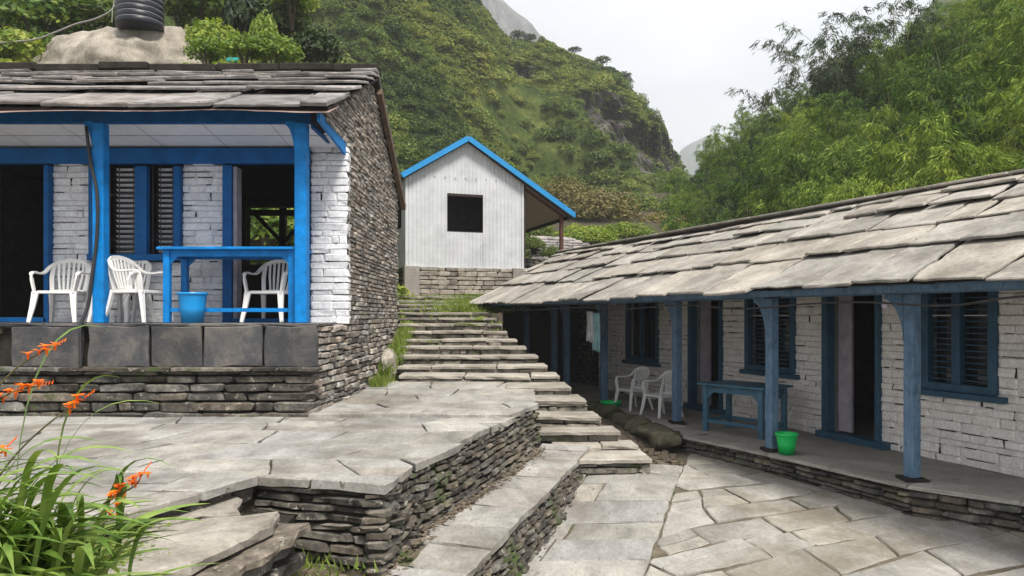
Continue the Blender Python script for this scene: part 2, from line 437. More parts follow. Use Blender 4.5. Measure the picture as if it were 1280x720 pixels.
# ---------------------------------------------------------------- stones, bricks and slabs
def make_stone_data(seed, jit, bev, mat, name='stone_shape'):
    rr = random.Random(seed)
    bm = bmesh.new()
    bmesh.ops.create_cube(bm, size=1.0)
    for v in bm.verts: v.co += Vector([rr.uniform(-jit, jit) for _ in range(3)]) * 1.0
    bmesh.ops.bevel(bm, geom=list(bm.edges), offset=bev, segments=1, affect='EDGES')
    for v in bm.verts: v.co += Vector([rr.uniform(-jit, jit) for _ in range(3)]) * 0.35
    bmesh.ops.recalc_face_normals(bm, faces=bm.faces)
    me = bpy.data.meshes.new(name)
    bm.to_mesh(me); bm.free()
    me.materials.append(mat)
    return me
_VAR = {}
def variants(matkey, jit, bev, n=10):
    k = (matkey, jit, bev)
    if k not in _VAR: _VAR[k] = [make_stone_data(100 + i * 7, jit, bev, M[matkey], matkey + '_shape') for i in range(n)]
    return _VAR[k]
def px_size(p, w, h):
    if p.y < 0.5: return 0
    x = 640 + p.x / p.y * F; y = 395 - p.z / p.y * F
    inside = -40 < x < 1320 and -40 < y < 760
    return (w * h) / (p.y * p.y) * (1 if inside else 0.001)
def place_pieces(pieces, name, parent, matkey, jit=0.06, bev=0.1, limit=280):
    """pieces: (matrix, w, h). The ones that show largest become objects, the rest one mesh"""
    vs = variants(matkey, jit, bev)
    pieces = sorted(pieces, key=lambda q: -px_size(q[0].translation, q[1], q[2]))
    par_w = world_of(parent)
    inv = par_w.inverted()
    for k, (mw, w, h) in enumerate(pieces[:limit]):
        o = bpy.data.objects.new(name, vs[random.randrange(len(vs))])
        COL.objects.link(o)
        o.parent = parent
        o.matrix_parent_inverse = inv
        o.matrix_basis = mw
    rest = pieces[limit:]
    if rest:
        V = []; Fc = []; base = 0
        dat = []
        for me in vs:
            co = np.empty(len(me.vertices) * 3); me.vertices.foreach_get('co', co)
            dat.append((co.reshape(-1, 3), [tuple(p.vertices) for p in me.polygons]))
        for mw, w, h in rest:
            co, fc = dat[random.randrange(len(dat))]
            mm = np.array(mw)
            V.append(co @ mm[:3, :3].T + mm[:3, 3])
            Fc += [tuple(i + base for i in f) for f in fc]
            base += len(co)
        V = np.concatenate(V)
        me = bpy.data.meshes.new(name + '_mesh')
        me.from_pydata(V.tolist(), [], Fc)
        me.materials.append(M[matkey])
        o = mesh_obj(name, me, parent)
        o['kind'] = 'stuff'
def frame_m(p, u, n, up, sx, sy, sz):
    m = Matrix.Identity(4)
    for i in range(3):
        m[i][0] = u[i] * sx; m[i][1] = -n[i] * sy; m[i][2] = up[i] * sz; m[i][3] = p[i]
    return m
def masonry(B0, B1, T0, T1, ch, wmin, wmax, thick=0.14, gap=0.012, openings=(), proud=0.02, seed=1, top=None, wob=0.0, tilt=0.02, sink=0.0):
    """stones in courses on the ruled face between bottom edge B0-B1 and top edge T0-T1; openings are (u0,u1,z0,z1), metres along and absolute z.
    top(u) limits the height. The face normal is to the right-hand side of B0->B1 (outwards). Returns pieces"""
    rr = random.Random(seed)
    B0, B1, T0, T1 = map(Vector, (B0, B1, T0, T1))
    Lb = (B1 - B0).length
    H = max((T0 - B0).length, (T1 - B1).length)
    out = []
    z = 0.0
    hs = []
    while z < 1.0 - 1e-6:
        h = ch * rr.uniform(0.75, 1.3) / H
        if z + h * 1.5 > 1.0: h = 1.0 - z
        hs.append((z, h)); z += h
    for (v0, dv) in hs:
        vm = v0 + dv / 2
        def P(u, v): 
            s = u / Lb
            return (B0.lerp(B1, s)).lerp(T0.lerp(T1, s), v)
        zm0 = P(0, vm).z; zm1 = P(Lb, vm).z
        zm = (zm0 + zm1) / 2
        ivs = [(0.0, Lb)]
        for (a, b_, z0, z1) in openings:
            if z0 < zm < z1:
                nv = []
                for (p, q) in ivs:
                    if b_ <= p or a >= q: nv.append((p, q)); continue
                    if a > p + 0.02: nv.append((p, a))
                    if b_ < q - 0.02: nv.append((b_, q))
                ivs = nv
        for (p, q) in ivs:
            u = p
            while u < q - 1e-4:
                w = rr.uniform(wmin, wmax)
                if rr.random() < 0.15: w *= 0.55
                if u + w * 1.45 > q: w = q - u
                uc = u + w / 2
                c = P(uc, vm)
                if top is None or c.z < top(uc):
                    U = (P(min(uc + 0.1, Lb + 0.1), vm) - P(uc - 0.1, vm)).normalized()
                    UP = (P(uc, 1) - P(uc, 0)).normalized()
                    N = U.cross(UP).normalized()
                    UPo = N.cross(U).normalized()
                    hh = (P(uc, v0 + dv) - P(uc, v0)).length
                    g = gap * rr.uniform(0.5, 1.7)
                    a = rr.gauss(0, tilt)
                    U2 = U * math.cos(a) + UPo * math.sin(a); UP2 = UPo * math.cos(a) - U * math.sin(a)
                    off = rr.uniform(-proud, proud) - thick / 2 - sink
                    cc = c + N * off + UPo * rr.uniform(-wob, wob)
                    out.append((frame_m(cc, U2, N, UP2, max(w - g, 0.02), thick, max(hh - g * 0.8, 0.012)), w, hh))
                u += w
    return out
def whitewashed(pieces, parent, matkey, seed, limit):
    """painted bricks laid tight; here and there a dark sliver beside or below a brick stands for the shade in an open gap"""
    rr = random.Random(seed); out = []; slit = MB()
    for mw, w, h in pieces:
        U = Vector(mw.col[0][:3]); Y = Vector(mw.col[1][:3]); Z = Vector(mw.col[2][:3]); c = mw.translation.copy()
        u, y, z = U.normalized(), Y.normalized(), Z.normalized()
        lu, ly, lz = U.length, Y.length, Z.length
        r = rr.random()
        if r < 0.30 and lu > 0.12:
            g = rr.uniform(0.008, 0.02); lu -= g; c -= u * g / 2
            fr = Matrix.Identity(4)
            for i in range(3): fr[i][0], fr[i][1], fr[i][2] = u[i], y[i], z[i]
            q = c + u * (lu / 2 + g / 2) - y * (ly / 2 - 0.0225); fr.translation = q
            slit.box((0, 0, 0), (g + 0.004, 0.008, lz * rr.uniform(0.7, 1.15)), fr)
        elif r < 0.62:
            g = rr.uniform(0.006, 0.014); lz -= g; c += z * g / 2
            fr = Matrix.Identity(4)
            for i in range(3): fr[i][0], fr[i][1], fr[i][2] = u[i], y[i], z[i]
            l = lu * rr.uniform(0.25, 0.8); q = c - z * (lz / 2 + g / 2) + u * rr.uniform(-0.5, 0.5) * (lu - l) - y * (ly / 2 - 0.0225); fr.translation = q
            slit.box((0, 0, 0), (l, 0.008, g + 0.003), fr)
        out.append((frame_m(c, u, -y, z, lu, ly, lz), w, h))
    place_pieces(out, 'brick', parent, matkey, 0.055, 0.09, limit)
    if slit.v:
        o = slit.build('joint_shade', M['darkback'], parent); o['kind'] = 'stuff'  # dark slivers paint the shade inside open gaps between bricks
def clip_half(poly, p, n):
    """keep the side where (x-p).n >= 0"""
    out = []
    for i in range(len(poly)):
        a = poly[i]; b_ = poly[(i + 1) % len(poly)]
        da = (a[0] - p[0]) * n[0] + (a[1] - p[1]) * n[1]
        db = (b_[0] - p[0]) * n[0] + (b_[1] - p[1]) * n[1]
        if da >= 0: out.append(a)
        if (da >= 0) != (db >= 0):
            s = da / (da - db)
            out.append((a[0] + (b_[0] - a[0]) * s, a[1] + (b_[1] - a[1]) * s))
    return out
def clip_line(poly, a, b_):
    """keep what lies left of the line a->b"""
    return clip_half(poly, a, (-(b_[1] - a[1]), b_[0] - a[0]))
def area(poly):
    return 0.5 * abs(sum(poly[i][0] * poly[(i + 1) % len(poly)][1] - poly[(i + 1) % len(poly)][0] * poly[i][1] for i in range(len(poly))))
def inset(poly, g):
    n = len(poly)
    s = sum(poly[i][0] * poly[(i + 1) % n][1] - poly[(i + 1) % n][0] * poly[i][1] for i in range(n))
    if s < 0: poly = poly[::-1]
    out = poly
    for i in range(n):
        a = poly[i]; b_ = poly[(i + 1) % n]
        dx, dy = b_[0] - a[0], b_[1] - a[1]
        l = math.hypot(dx, dy)
        if l < 1e-5: continue
        nx, ny = -dy / l, dx / l
        out = clip_half(out, (a[0] + nx * g, a[1] + ny * g), (nx, ny))
        if len(out) < 3: return []
    return out
def slab_mesh(poly, zf, thick, rr, jag=0.012, name='slab', mat=None, bev=0.012, step=0.16, chip=0.0):
    """an irregular flat stone: poly in the ground plane, top at zf(x,y)"""
    n = len(poly); pts = []
    cx = sum(p[0] for p in poly) / n; cy = sum(p[1] for p in poly) / n
    for i in range(n):
        a = poly[i]; b_ = poly[(i + 1) % n]
        l = math.hypot(b_[0] - a[0], b_[1] - a[1])
        k = max(1, min(6, int(l / step)))
        for j in range(k):
            s = j / k
            x = a[0] + (b_[0] - a[0]) * s; y = a[1] + (b_[1] - a[1]) * s
            ja = jag if j else jag * 0.7
            pts.append((x + rr.uniform(-ja, ja), y + rr.uniform(-ja, ja)))
    m = len(pts); vs = []
    for (x, y) in pts:
        d = math.hypot(x - cx, y - cy) or 1
        b2 = bev * rr.uniform(0.6, 1.6)
        xi, yi = x - (x - cx) / d * b2, y - (y - cy) / d * b2
        vs.append((xi, yi, zf(xi, yi)))
    for (x, y) in pts: vs.append((x, y, zf(x, y) - bev * rr.uniform(0.5, 1.3)))
    for (x, y) in pts:
        d = math.hypot(x - cx, y - cy) or 1
        e = rr.uniform(-0.01, 0.02)
        vs.append((x - (x - cx) / d * e, y - (y - cy) / d * e, zf(x, y) - thick * rr.uniform(0.9, 1.1)))
    fs = [tuple(range(m))]
    for r_ in range(2):
        for i in range(m):
            j = (i + 1) % m
            fs.append((r_ * m + i, (r_ + 1) * m + i, (r_ + 1) * m + j, r_ * m + j))
    fs.append(tuple(range(2 * m, 3 * m))[::-1])
    sgn = sum(pts[i][0] * pts[(i + 1) % m][1] - pts[(i + 1) % m][0] * pts[i][1] for i in range(m))
    if sgn < 0: fs = [f[::-1] for f in fs]
    return new_mesh(name, vs, fs, mat)
def lay_slabs(cells, zf, parent, name, mat, thick, seed, gap=0.02, tilt=0.006, jag=0.012, minarea=0.02, extra=0.008, bev=0.012):
    rr = random.Random(seed)
    for poly in cells:
        g = gap * rr.uniform(0.5, 1.4)
        p = inset(poly, g / 2)
        if len(p) < 3 or area(p) < minarea: continue
        # drop nearly coincident corners
        q = []
        for a in p:
            if not q or math.hypot(a[0] - q[-1][0], a[1] - q[-1][1]) > 0.03: q.append(a)
        if len(q) > 2 and math.hypot(q[0][0] - q[-1][0], q[0][1] - q[-1][1]) <= 0.03: q.pop()
        if len(q) < 3: continue
        cx = sum(a[0] for a in q) / len(q); cy = sum(a[1] for a in q) / len(q)
        tx, ty, dz = rr.gauss(0, tilt), rr.gauss(0, tilt), rr.uniform(-extra, extra)
        f = lambda x, y: zf(x, y) + tx * (x - cx) + ty * (y - cy) + dz
        me = slab_mesh(q, f, thick, rr, jag, name, mat, bev=bev)
        mesh_obj(name, me, parent)
def grid_cells(O, U, V, rows, u0, u1, wmin, wmax, seed, skew=0.25, jit=0.05, rowjit=0.05, split=0.0):
    """quads in rows; O + U*u + V*v ; rows = list of v boundaries"""
    rr = random.Random(seed)
    ph = [rr.uniform(0, 10) for _ in rows]
    def line(k, u): return rows[k] + rowjit * math.sin(u * 1.7 + ph[k]) + rowjit * 0.6 * math.sin(u * 4.1 + ph[k] * 2)
    cells = []
    for k in range(len(rows) - 1):
        u = u0 + rr.uniform(-0.3, 0)
        sk = rr.uniform(-skew, skew)
        prev = (u, u + sk * (rows[k + 1] - rows[k]))
        while u < u1:
            u += rr.uniform(wmin, wmax)
            sk = 0.6 * sk + rr.uniform(-skew, skew)
            cur = (u + rr.uniform(-jit, jit), u + sk * (rows[k + 1] - rows[k]) + rr.uniform(-jit, jit))
            if cur[1] < prev[1] + 0.15: cur = (cur[0], prev[1] + 0.15)
            q = [(prev[0], line(k, prev[0])), (cur[0], line(k, cur[0])), (cur[1], line(k + 1, cur[1])), (prev[1], line(k + 1, prev[1]))]
            if rr.random() < split:
                s = rr.uniform(0.35, 0.65)
                a = (q[0][0] + (q[3][0] - q[0][0]) * s, q[0][1] + (q[3][1] - q[0][1]) * s)
                b_ = (q[1][0] + (q[2][0] - q[1][0]) * (s + rr.uniform(-.15, .15)), q[1][1] + (q[2][1] - q[1][1]) * s)
                parts = [[q[0], q[1], b_, a], [a, b_, q[2], q[3]]]
            else: parts = [q]
            for c in parts: cells.append([(O[0] + U[0] * a[0] + V[0] * a[1], O[1] + U[1] * a[0] + V[1] * a[1]) for a in c])
            prev = cur
    return cells
def slate(O, U, V, N, poly, thick, rr, lift0, lift1, vlo, vhi, name, mat, parent, jag=0.012, sag=0.0):
    """a roof slate: poly in (u,v) on the slope; raised lift0 at vlo (lower edge) to lift1 at vhi"""
    rr2 = rr
    n = len(poly); pts = []
    for i in range(n):
        a = poly[i]; b_ = poly[(i + 1) % n]
        l = math.hypot(b_[0] - a[0], b_[1] - a[1]); k = max(1, min(7, int(l / 0.13)))
        for j in range(k):
            s = j / k
            pts.append((a[0] + (b_[0] - a[0]) * s + rr.uniform(-jag, jag), a[1] + (b_[1] - a[1]) * s + rr.uniform(-jag, jag)))
    m = len(pts)
    cx = sum(p[0] for p in pts) / m; cy = sum(p[1] for p in pts) / m
    tw = rr.gauss(0, 0.012)
    def lift(u, v): return lift0 + (lift1 - lift0) * (v - vlo) / (vhi - vlo) + tw * (u - cx)
    vs = []
    for (u, v) in pts:
        d = math.hypot(u - cx, v - cy) or 1
        e = 0.012 * rr.uniform(0.5, 2)
        uu, vv = u - (u - cx) / d * e, v - (v - cy) / d * e
        vs.append(O + U * uu + V * vv + N * (lift(uu, vv) + thick))
    for (u, v) in pts: vs.append(O + U * u + V * v + N * (lift(u, v) + thick * rr.uniform(0.45, 0.85)))
    for (u, v) in pts: vs.append(O + U * u + V * v + N * lift(u, v))
    fs = [tuple(range(m))]
    for r_ in range(2):
        for i in range(m):
            j = (i + 1) % m
            fs.append((r_ * m + i, (r_ + 1) * m + i, (r_ + 1) * m + j, r_ * m + j))
    fs.append(tuple(range(2 * m, 3 * m))[::-1])
    me = bpy.data.meshes.new(name)
    me.from_pydata([tuple(p) for p in vs], [], fs)
    me.materials.append(mat)
    bm = bmesh.new(); bm.from_mesh(me); bmesh.ops.recalc_face_normals(bm, faces=bm.faces); bm.to_mesh(me); bm.free()
    return mesh_obj(name, me, parent)
def fbm(x, y, z, o=5, s=1.0):
    return noise.fractal(Vector((x * s, y * s, z * s)), 1.0, 2.0, o, noise_basis='PERLIN_ORIGINAL')

# ================================================================ THE SETTING: ground, courtyard, hills
def patio_z(x, y):
    z = -2.533 + 0.0391 * x + 0.0432 * y
    z += 0.12 * math.exp(-((x - 1.2) ** 2 + (y - 9.0) ** 2) / 1.6)
    return max(z, -2.36)
def struct(o): o['kind'] = 'structure'; return o

mb = MB(); mb.add([(-235, -38, -3.2), (395, -38, -3.2), (395, 500, -3.2), (-235, 500, -3.2)], [(0, 1, 2, 3)])
struct(mb.build('ground', M['joint']))

def grid_mesh(xs, ys, f, name, mat, smooth=True, parent=None):
    vs = [(x, y, f(x, y)) for y in ys for x in xs]
    n = len(xs)
    fs = [(j * n + i, j * n + i + 1, (j + 1) * n + i + 1, (j + 1) * n + i) for j in range(len(ys) - 1) for i in range(n - 1)]
    return mesh_obj(name, new_mesh(name, vs, fs, mat, smooth), parent)
def frange(a, b_, s): return [a + i * s for i in range(int((b_ - a) / s) + 1)]

def sstep(x): x = max(0.0, min(1.0, x)); return x * x * (3 - 2 * x)
def terr(x, y):
    left = sstep((y - 15.8) / 3.6) * sstep((-x - 3.6) / 2.4) * (1 - sstep((y - 25) / 8) * sstep((x + 16) / 6))
    h = -2.4 if y < 18.7 else 0.5
    if y > 23: h = 0.5 + 0.26 * (y - 23)
    h = h * (1 - left) + left * (6.2 + 0.28 * max(0, y - 20) + 0.10 * max(0, -x - 6) * sstep((y - 17) / 4))
    q = (x - (6.98 - 0.357 * y)) * 0.942
    if q > -1.6 and y < 19.9: h = -2.4
    if q > 2.0 and y < 27: h = min(h, -1.95)
    if x < -3.3: h += 0.25 * fbm(x, y, 0, 4, 0.35)
    else: h += 0.06 * fbm(x, y, 0, 4, 0.6)
    return h
struct(grid_mesh(frange(-45, 22, 0.45), frange(15.4, 62, 0.45), terr, 'hillside_ground', M['joint']))
# patio bed and its flagstones
bed = struct(grid_mesh(frange(-1.2, 8.2, 0.25), frange(2.5, 11.2, 0.25), lambda x, y: patio_z(x, y) - 0.022 + 0.010 * fbm(x, y, 1, 3, 1.6), 'courtyard', M['sand']))
U_ = Vector((-0.331, 0.9436)); V_ = Vector((0.9436, 0.331))
LA, LB = (2.35, 9.75), (0.95, 5.6)
rows = [-1.6, -0.95, -0.4, 0.15, 0.75, 1.25, 1.8, 2.3, 2.8, 3.25, 3.7, 4.2, 4.7, 5.2, 5.8, 6.4, 7.0]
cellsB = grid_cells((3.3, 3.9), V_, U_, [r * 0.98 for r in rows], -3.6, 5.2, 0.5, 1.2, 11, skew=0.38, jit=0.07, rowjit=0.06, split=0.14)
def clipB(c): return clip_line(c, LB, LA) and clip_half(c, LB, (LA[1] - LB[1], -(LA[0] - LB[0])))
cb = []
for c in cellsB:
    c2 = clip_half(c, LB, (LA[1] - LB[1], -(LA[0] - LB[0])))
    if len(c2) < 3: continue
    if c2[0][1] > 11.2: continue
    cb.append(c2)
lay_slabs(cb, patio_z, bed, 'flagstone', M['flag_patio'], 0.05, 21, gap=0.022, tilt=0.005, jag=0.016, minarea=0.04, bev=0.012)
D_ = Vector((LA[0] - LB[0], LA[1] - LB[1])).normalized(); E_ = Vector((D_.y, -D_.x))
cellsA = grid_cells((0.0, 4.2), D_, E_, [-0.9, 0.55, 1.7], -1.2, 7.5, 0.42, 0.78, 12, skew=0.10, jit=0.03, rowjit=0.02)
rowsA = []
rr = random.Random(5)
v = -1.0
ca = []
while v < 6.6:
    w = rr.uniform(0.42, 0.72)
    sk = rr.uniform(-0.05, 0.05)
    o0 = (LB[0] + D_.x * v, LB[1] + D_.y * v)
    o1 = (LB[0] + D_.x * (v + w), LB[1] + D_.y * (v + w))
    side = Vector((-1, 0.10 + sk)).normalized()
    k = 2.0
    cut = rr.uniform(0.85, 1.15)
    q = [o0, o1, (o1[0] + side.x * cut, o1[1] + side.y * cut), (o0[0] + side.x * cut, o0[1] + side.y * cut)]
    q2 = [(o0[0] + side.x * cut, o0[1] + side.y * cut), (o1[0] + side.x * cut, o1[1] + side.y * cut), (o1[0] + side.x * k, o1[1] + side.y * k), (o0[0] + side.x * k, o0[1] + side.y * k)]
    ca += [q] if rr.random() < 0.5 else [q, q2]
    if ca[-1] is q: ca[-1] = [o0, o1, (o1[0] + side.x * k, o1[1] + side.y * k), (o0[0] + side.x * k, o0[1] + side.y * k)]
    v += w
lay_slabs([c for c in ca if c[0][1] < 9.2], patio_z, bed, 'flagstone', M['flag'], 0.05, 22, gap=0.018, tilt=0.005, jag=0.016)

# ---------------------------------------------------------------- upper terrace
WL = [(-0.99, 5.57), (-0.867, 6.32), (-0.655, 6.98), (-0.41, 8.0), (-0.03, 9.1), (0.355, 10.0)]   # its edge above the bench
def lerp_poly(P_, y):
    for i in range(len(P_) - 1):
        if y <= P_[i + 1][1] or i == len(P_) - 2:
            s = (y - P_[i][1]) / (P_[i + 1][1] - P_[i][1]); return P_[i][0] + s * (P_[i + 1][0] - P_[i][0])
def terr_low(x, y): return -1.30 + 0.004 * (y - 5.5)
def terr_up(x, y): return -1.245 + 0.036 * (y - 9.1)
terrace = empty('stone_terrace', (-3.5, 8, -2.3))
tag(terrace, 'raised flagstone terrace on dry stone walls before the blue porch', 'terrace')
outline = [(-9.5, 3.0), (-3.4, 3.0), (-2.48, 4.92), (-2.05, 5.85), (-0.99, 5.57)] + WL[1:] + [(0.35, 10.8), (0.30, 12.3), (-2.3, 12.6), (-2.4, 9.4), (-9.5, 9.4)]
def shrink(poly, c, e): return [(x + (0.10 if x < c[0] else -0.10) * e, y) for x, y in poly]
core = [(-9.5, 3.0), (-3.5, 3.0), (-2.6, 4.97), (-2.12, 6.0), (-1.12, 5.72)] + [(x - 0.16, y) for x, y in WL[1:]] + [(0.2, 10.8), (0.2, 12.3), (-2.3, 12.6), (-2.4, 9.4), (-9.5, 9.4)]
lowc = [p for p in core if p[1] < 9.05]; k9 = lerp_poly(WL, 9.15) - 0.16
low_ring = [(-9.5, 3.0), (-3.5, 3.0), (-2.6, 4.97), (-2.12, 6.0), (-1.12, 5.72)] + [(x - 0.16, y) for x, y in WL[1:4]] + [(k9, 9.15), (-9.5, 9.15)]
MB().prism(low_ring, -2.6, lambda p: terr_low(*p) - 0.028).build('earth_core', M['joint'], terrace)
MB().prism([(k9, 9.151), (WL[5][0] - 0.16, 10.0), (0.2, 10.8), (0.2, 12.3), (-2.3, 12.6), (-2.42, 9.151)], -2.6, lambda p: terr_up(*p) - 0.028).build('earth_core', M['joint'], terrace)
rowsT = [4.1, 4.75, 5.35, 5.92, 6.55, 7.3, 8.1, 8.65, 9.2]
cl = grid_cells((0, 0), (1, 0), (0.04, 1), [2.9, 3.5] + rowsT, -9.3, 1.5, 0.6, 1.45, 31, skew=0.5, jit=0.06, rowjit=0.045, split=0.10)
cells = []
a0, a1 = (-2.05, 5.85), (-0.96, 5.53)
for c in cl:
    up = clip_line(c, a0, a1)
    if len(up) >= 3:
        ym = sum(p[1] for p in sorted(up)[-2:]) / 2
        for i in range(len(WL) - 1):
            p, q = WL[i], WL[i + 1]
            if p[1] <= ym < q[1] or (i == 0 and ym < p[1]):
                up = clip_half(up, (p[0] + 0.04, p[1]), (-(q[1] - p[1]), q[0] - p[0]))
                break
        if len(up) >= 3: cells.append(up)
    lo = clip_line(c, a1, a0)
    if len(lo) >= 3:
        lo = clip_line(lo, (-2.48, 4.92), (-2.05, 5.85))
        if len(lo) >= 3: lo = clip_line(lo, (-3.4, 3.0), (-2.48, 4.92))
        if len(lo) >= 3: cells.append(lo)
lay_slabs(cells, terr_low, terrace, 'flagstone', M['flag'], 0.075, 33, gap=0.018, tilt=0.003, jag=0.014, bev=0.010)
cu = grid_cells((0, 0), (1, 0), (0.0, 1), [9.12, 9.6, 10.0, 10.75, 11.5, 12.45], -2.62, 1.6, 0.85, 1.7, 35, skew=0.4, jit=0.06, rowjit=0.03)
cells = []
for c in cu:
    c = clip_half(c, (-0.02, 9.1), (-(0.9), 0.385))
    if len(c) >= 3: c = clip_half(c, (0.36, 10), (-1, 0.0))
    if len(c) >= 3: c = clip_half(c, (-2.6, 9), (1, 0))
    if len(c) >= 3: cells.append(c)
lay_slabs(cells, terr_up, terrace, 'flagstone', M['flag'], 0.07, 36, gap=0.016, tilt=0.004, jag=0.016)
# retaining wall faces of the terrace
bench_z = lambda d: -1.72 - 0.2 * (9.6 - d) / 4.2
base = [(-0.93, 5.45), (-0.76, 6.33), (-0.50, 6.98), (-0.10, 8.0), (0.25, 9.0), (0.42, 10.0)]
pcs = []
for i in range(len(WL) - 1):
    p, q = WL[i], WL[i + 1]; a, b_ = base[i], base[i + 1]
    zt0 = (terr_up if p[1] >= 9.1 else terr_low)(*p) - 0.07; zt1 = (terr_up if q[1] >= 9.1 else terr_low)(*q) - 0.07
    pcs += masonry((a[0], a[1], bench_z(a[1]) - 0.12), (b_[0], b_[1], bench_z(b_[1]) - 0.12), (p[0] + 0.01, p[1], zt0), (q[0] + 0.01, q[1], zt1), 0.062, 0.09, 0.24,
                   thick=0.2, gap=0.012, proud=0.032, seed=40 + i, tilt=0.10, wob=0.008)
fw = masonry((-2.2, 5.92, -2.2), (-0.93, 5.45, -2.2), (-2.1, 5.93, -1.38), (-0.985, 5.60, -1.38), 0.085, 0.18, 0.5, thick=0.24, gap=0.014, proud=0.035, seed=47, tilt=0.03)
fw += masonry((-3.4, 2.95, -2.2), (-2.2, 5.9, -2.2), (-3.4, 3.0, -1.38), (-2.12, 5.9, -1.38), 0.085, 0.18, 0.45, thick=0.2, gap=0.014, proud=0.03, seed=48, tilt=0.03)
place_pieces(fw + pcs, 'stone', terrace, 'drystone', 0.11, 0.17, 290)

# ---------------------------------------------------------------- long stone bench / ramp between terrace and courtyard
BR = [(-0.78, 4.2), (-0.365, 5.39), (-0.02, 6.45), (0.407, 7.7), (1.02, 9.65)]
ramp = empty('stone_ramp', (0, 7, -2.2)); tag(ramp, 'narrow stone walkway of single slabs climbing beside the terrace wall', 'walkway')
def lerp_poly(P_, y):
    for i in range(len(P_) - 1):
        if y <= P_[i + 1][1] or i == len(P_) - 2:
            s = (y - P_[i][1]) / (P_[i + 1][1] - P_[i][1]); return P_[i][0] + s * (P_[i + 1][0] - P_[i][0])
rcore = [(lerp_poly(base, y) - 0.05, y) for y in (4.2, 5.4, 6.4, 7.7, 9.6)] + [(lerp_poly(BR, y) - 0.13, y) for y in (9.6, 7.7, 6.4, 5.4, 4.2)]
MB().prism([p for p in rcore][::-1], -2.7, lambda p: bench_z(p[1]) - 0.035).build('earth_core', M['sand'], ramp)
ys = [4.25, 4.9, 5.42, 5.95, 6.38, 6.95, 7.55, 8.05, 8.45, 8.9, 9.3, 9.62]
cells = []
for i in range(len(ys) - 1):
    y0, y1 = ys[i], ys[i + 1]; l0 = rr.uniform(0.02, 0.12)
    cells.append([(lerp_poly(base, y0) + l0, y0 + 0.10), (lerp_poly(BR, y0) + 0.03, y0 - 0.06), (lerp_poly(BR, y1) + 0.03, y1 - 0.06), (lerp_poly(base, y1) + l0, y1 + 0.10)])
lay_slabs(cells, lambda x, y: bench_z(y), ramp, 'slab', M['flag'], 0.07, 51, gap=0.022, tilt=0.008, jag=0.014, extra=0.012)
pcs = []
for i in range(len(BR) - 1):
    p, q = BR[i], BR[i + 1]
    off = 0.20
    a = (p[0] + off, p[1] - 0.03); b_ = (q[0] + off * (1 if i < 3 else 0.3), q[1] - 0.03)
    pcs += masonry((a[0], a[1], patio_z(*a) - 0.06), (b_[0], b_[1], patio_z(*b_) - 0.06), (p[0], p[1], bench_z(p[1]) - 0.065), (q[0], q[1], bench_z(q[1]) - 0.065), 0.055, 0.07, 0.18,
                   thick=0.18, gap=0.011, proud=0.028, seed=60 + i, tilt=0.12, wob=0.008)
place_pieces(pcs, 'stone', ramp, 'drystone', 0.11, 0.17, 290)
# earth strip with dry litter at the foot of the terrace wall
litter = MB()
for k in range(420):
    y = random.uniform(4.6, 9.4); x = lerp_poly(base, y) + abs(random.gauss(0.0, 0.06)) + 0.0
    z = bench_z(y) + 0.012
    a = random.uniform(0, 6.28); l = random.uniform(0.015, 0.05); w = l * 0.4
    dx, dy = math.cos(a), math.sin(a)
    litter.add([(x - dx * l, y - dy * l, z), (x - dy * w, y + dx * w, z + 0.01), (x + dx * l, y + dy * l, z + random.uniform(0, 0.02)), (x + dy * w, y - dx * w, z)], [(0, 1, 2, 3)])
tag(litter.build('leaf_litter', M['dirt']), 'brown dry litter along the foot of the terrace wall', 'litter', kind='stuff')

# ---------------------------------------------------------------- bottom left: low ledge of thick slabs
ledge = empty('stone_ledge', (-2.1, 4.9, -2.2)); tag(ledge, 'low ledge of thick rough slabs beside the orange flowers', 'ledge')
def zl(z0): return lambda x, y: z0 + 0.02 * fbm(x, y, 0, 3, 1.2)
for poly, z0, th, sd in ([[(-2.42, 3.6), (-2.05, 4.05), (-1.80, 4.55), (-1.66, 5.05), (-1.70, 5.32), (-2.22, 5.22), (-2.55, 4.85), (-2.75, 3.9)], -1.45, 0.075, 1],
                         [[(-2.6, 4.88), (-2.24, 5.25), (-2.0, 5.32), (-2.2, 5.8), (-2.7, 5.3)], -1.44, 0.06, 2],
                         [[(-3.4, 3.1), (-2.46, 3.62), (-2.78, 3.92), (-2.58, 4.85), (-3.2, 4.6)], -1.46, 0.07, 3],
                         [[(-2.2, 3.5), (-1.93, 4.05), (-1.68, 4.6), (-1.55, 5.1), (-1.50, 5.40), (-2.3, 5.5), (-2.6, 4.0)], -1.56, 0.07, 4],
                         [[(-2.2, 3.4), (-1.95, 4.1), (-1.72, 4.7), (-1.64, 5.35), (-2.3, 5.5), (-2.6, 4.0)], -1.66, 0.09, 5],
                         [[(-2.1, 3.4), (-1.88, 4.1), (-1.68, 4.75), (-1.55, 5.42), (-2.3, 5.6), (-2.6, 4.0)], -1.78, 0.10, 6]):
    rr2 = random.Random(sd + 500)
    mesh_obj('slab', slab_mesh(poly, zl(z0), th, rr2, 0.03, 'slab', M['step'] if z0 > -1.5 else M['drystone'], bev=0.025, step=0.12), ledge)
pc = masonry((-2.25, 3.2, -2.3), (-1.6, 5.4, -2.3), (-2.2, 3.2, -1.88), (-1.62, 5.4, -1.88), 0.1, 0.2, 0.42, thick=0.25, gap=0.014, proud=0.03, seed=77, tilt=0.04)
place_pieces(pc, 'stone', ledge, 'drystone', 0.11, 0.17, 100)
MB().prism([(-3.6, 2.6), (-2.35, 3.1), (-1.72, 5.3), (-1.75, 5.9), (-3.6, 5.9)], -2.7, -1.60).build('earth_core', M['darkback'], ledge)
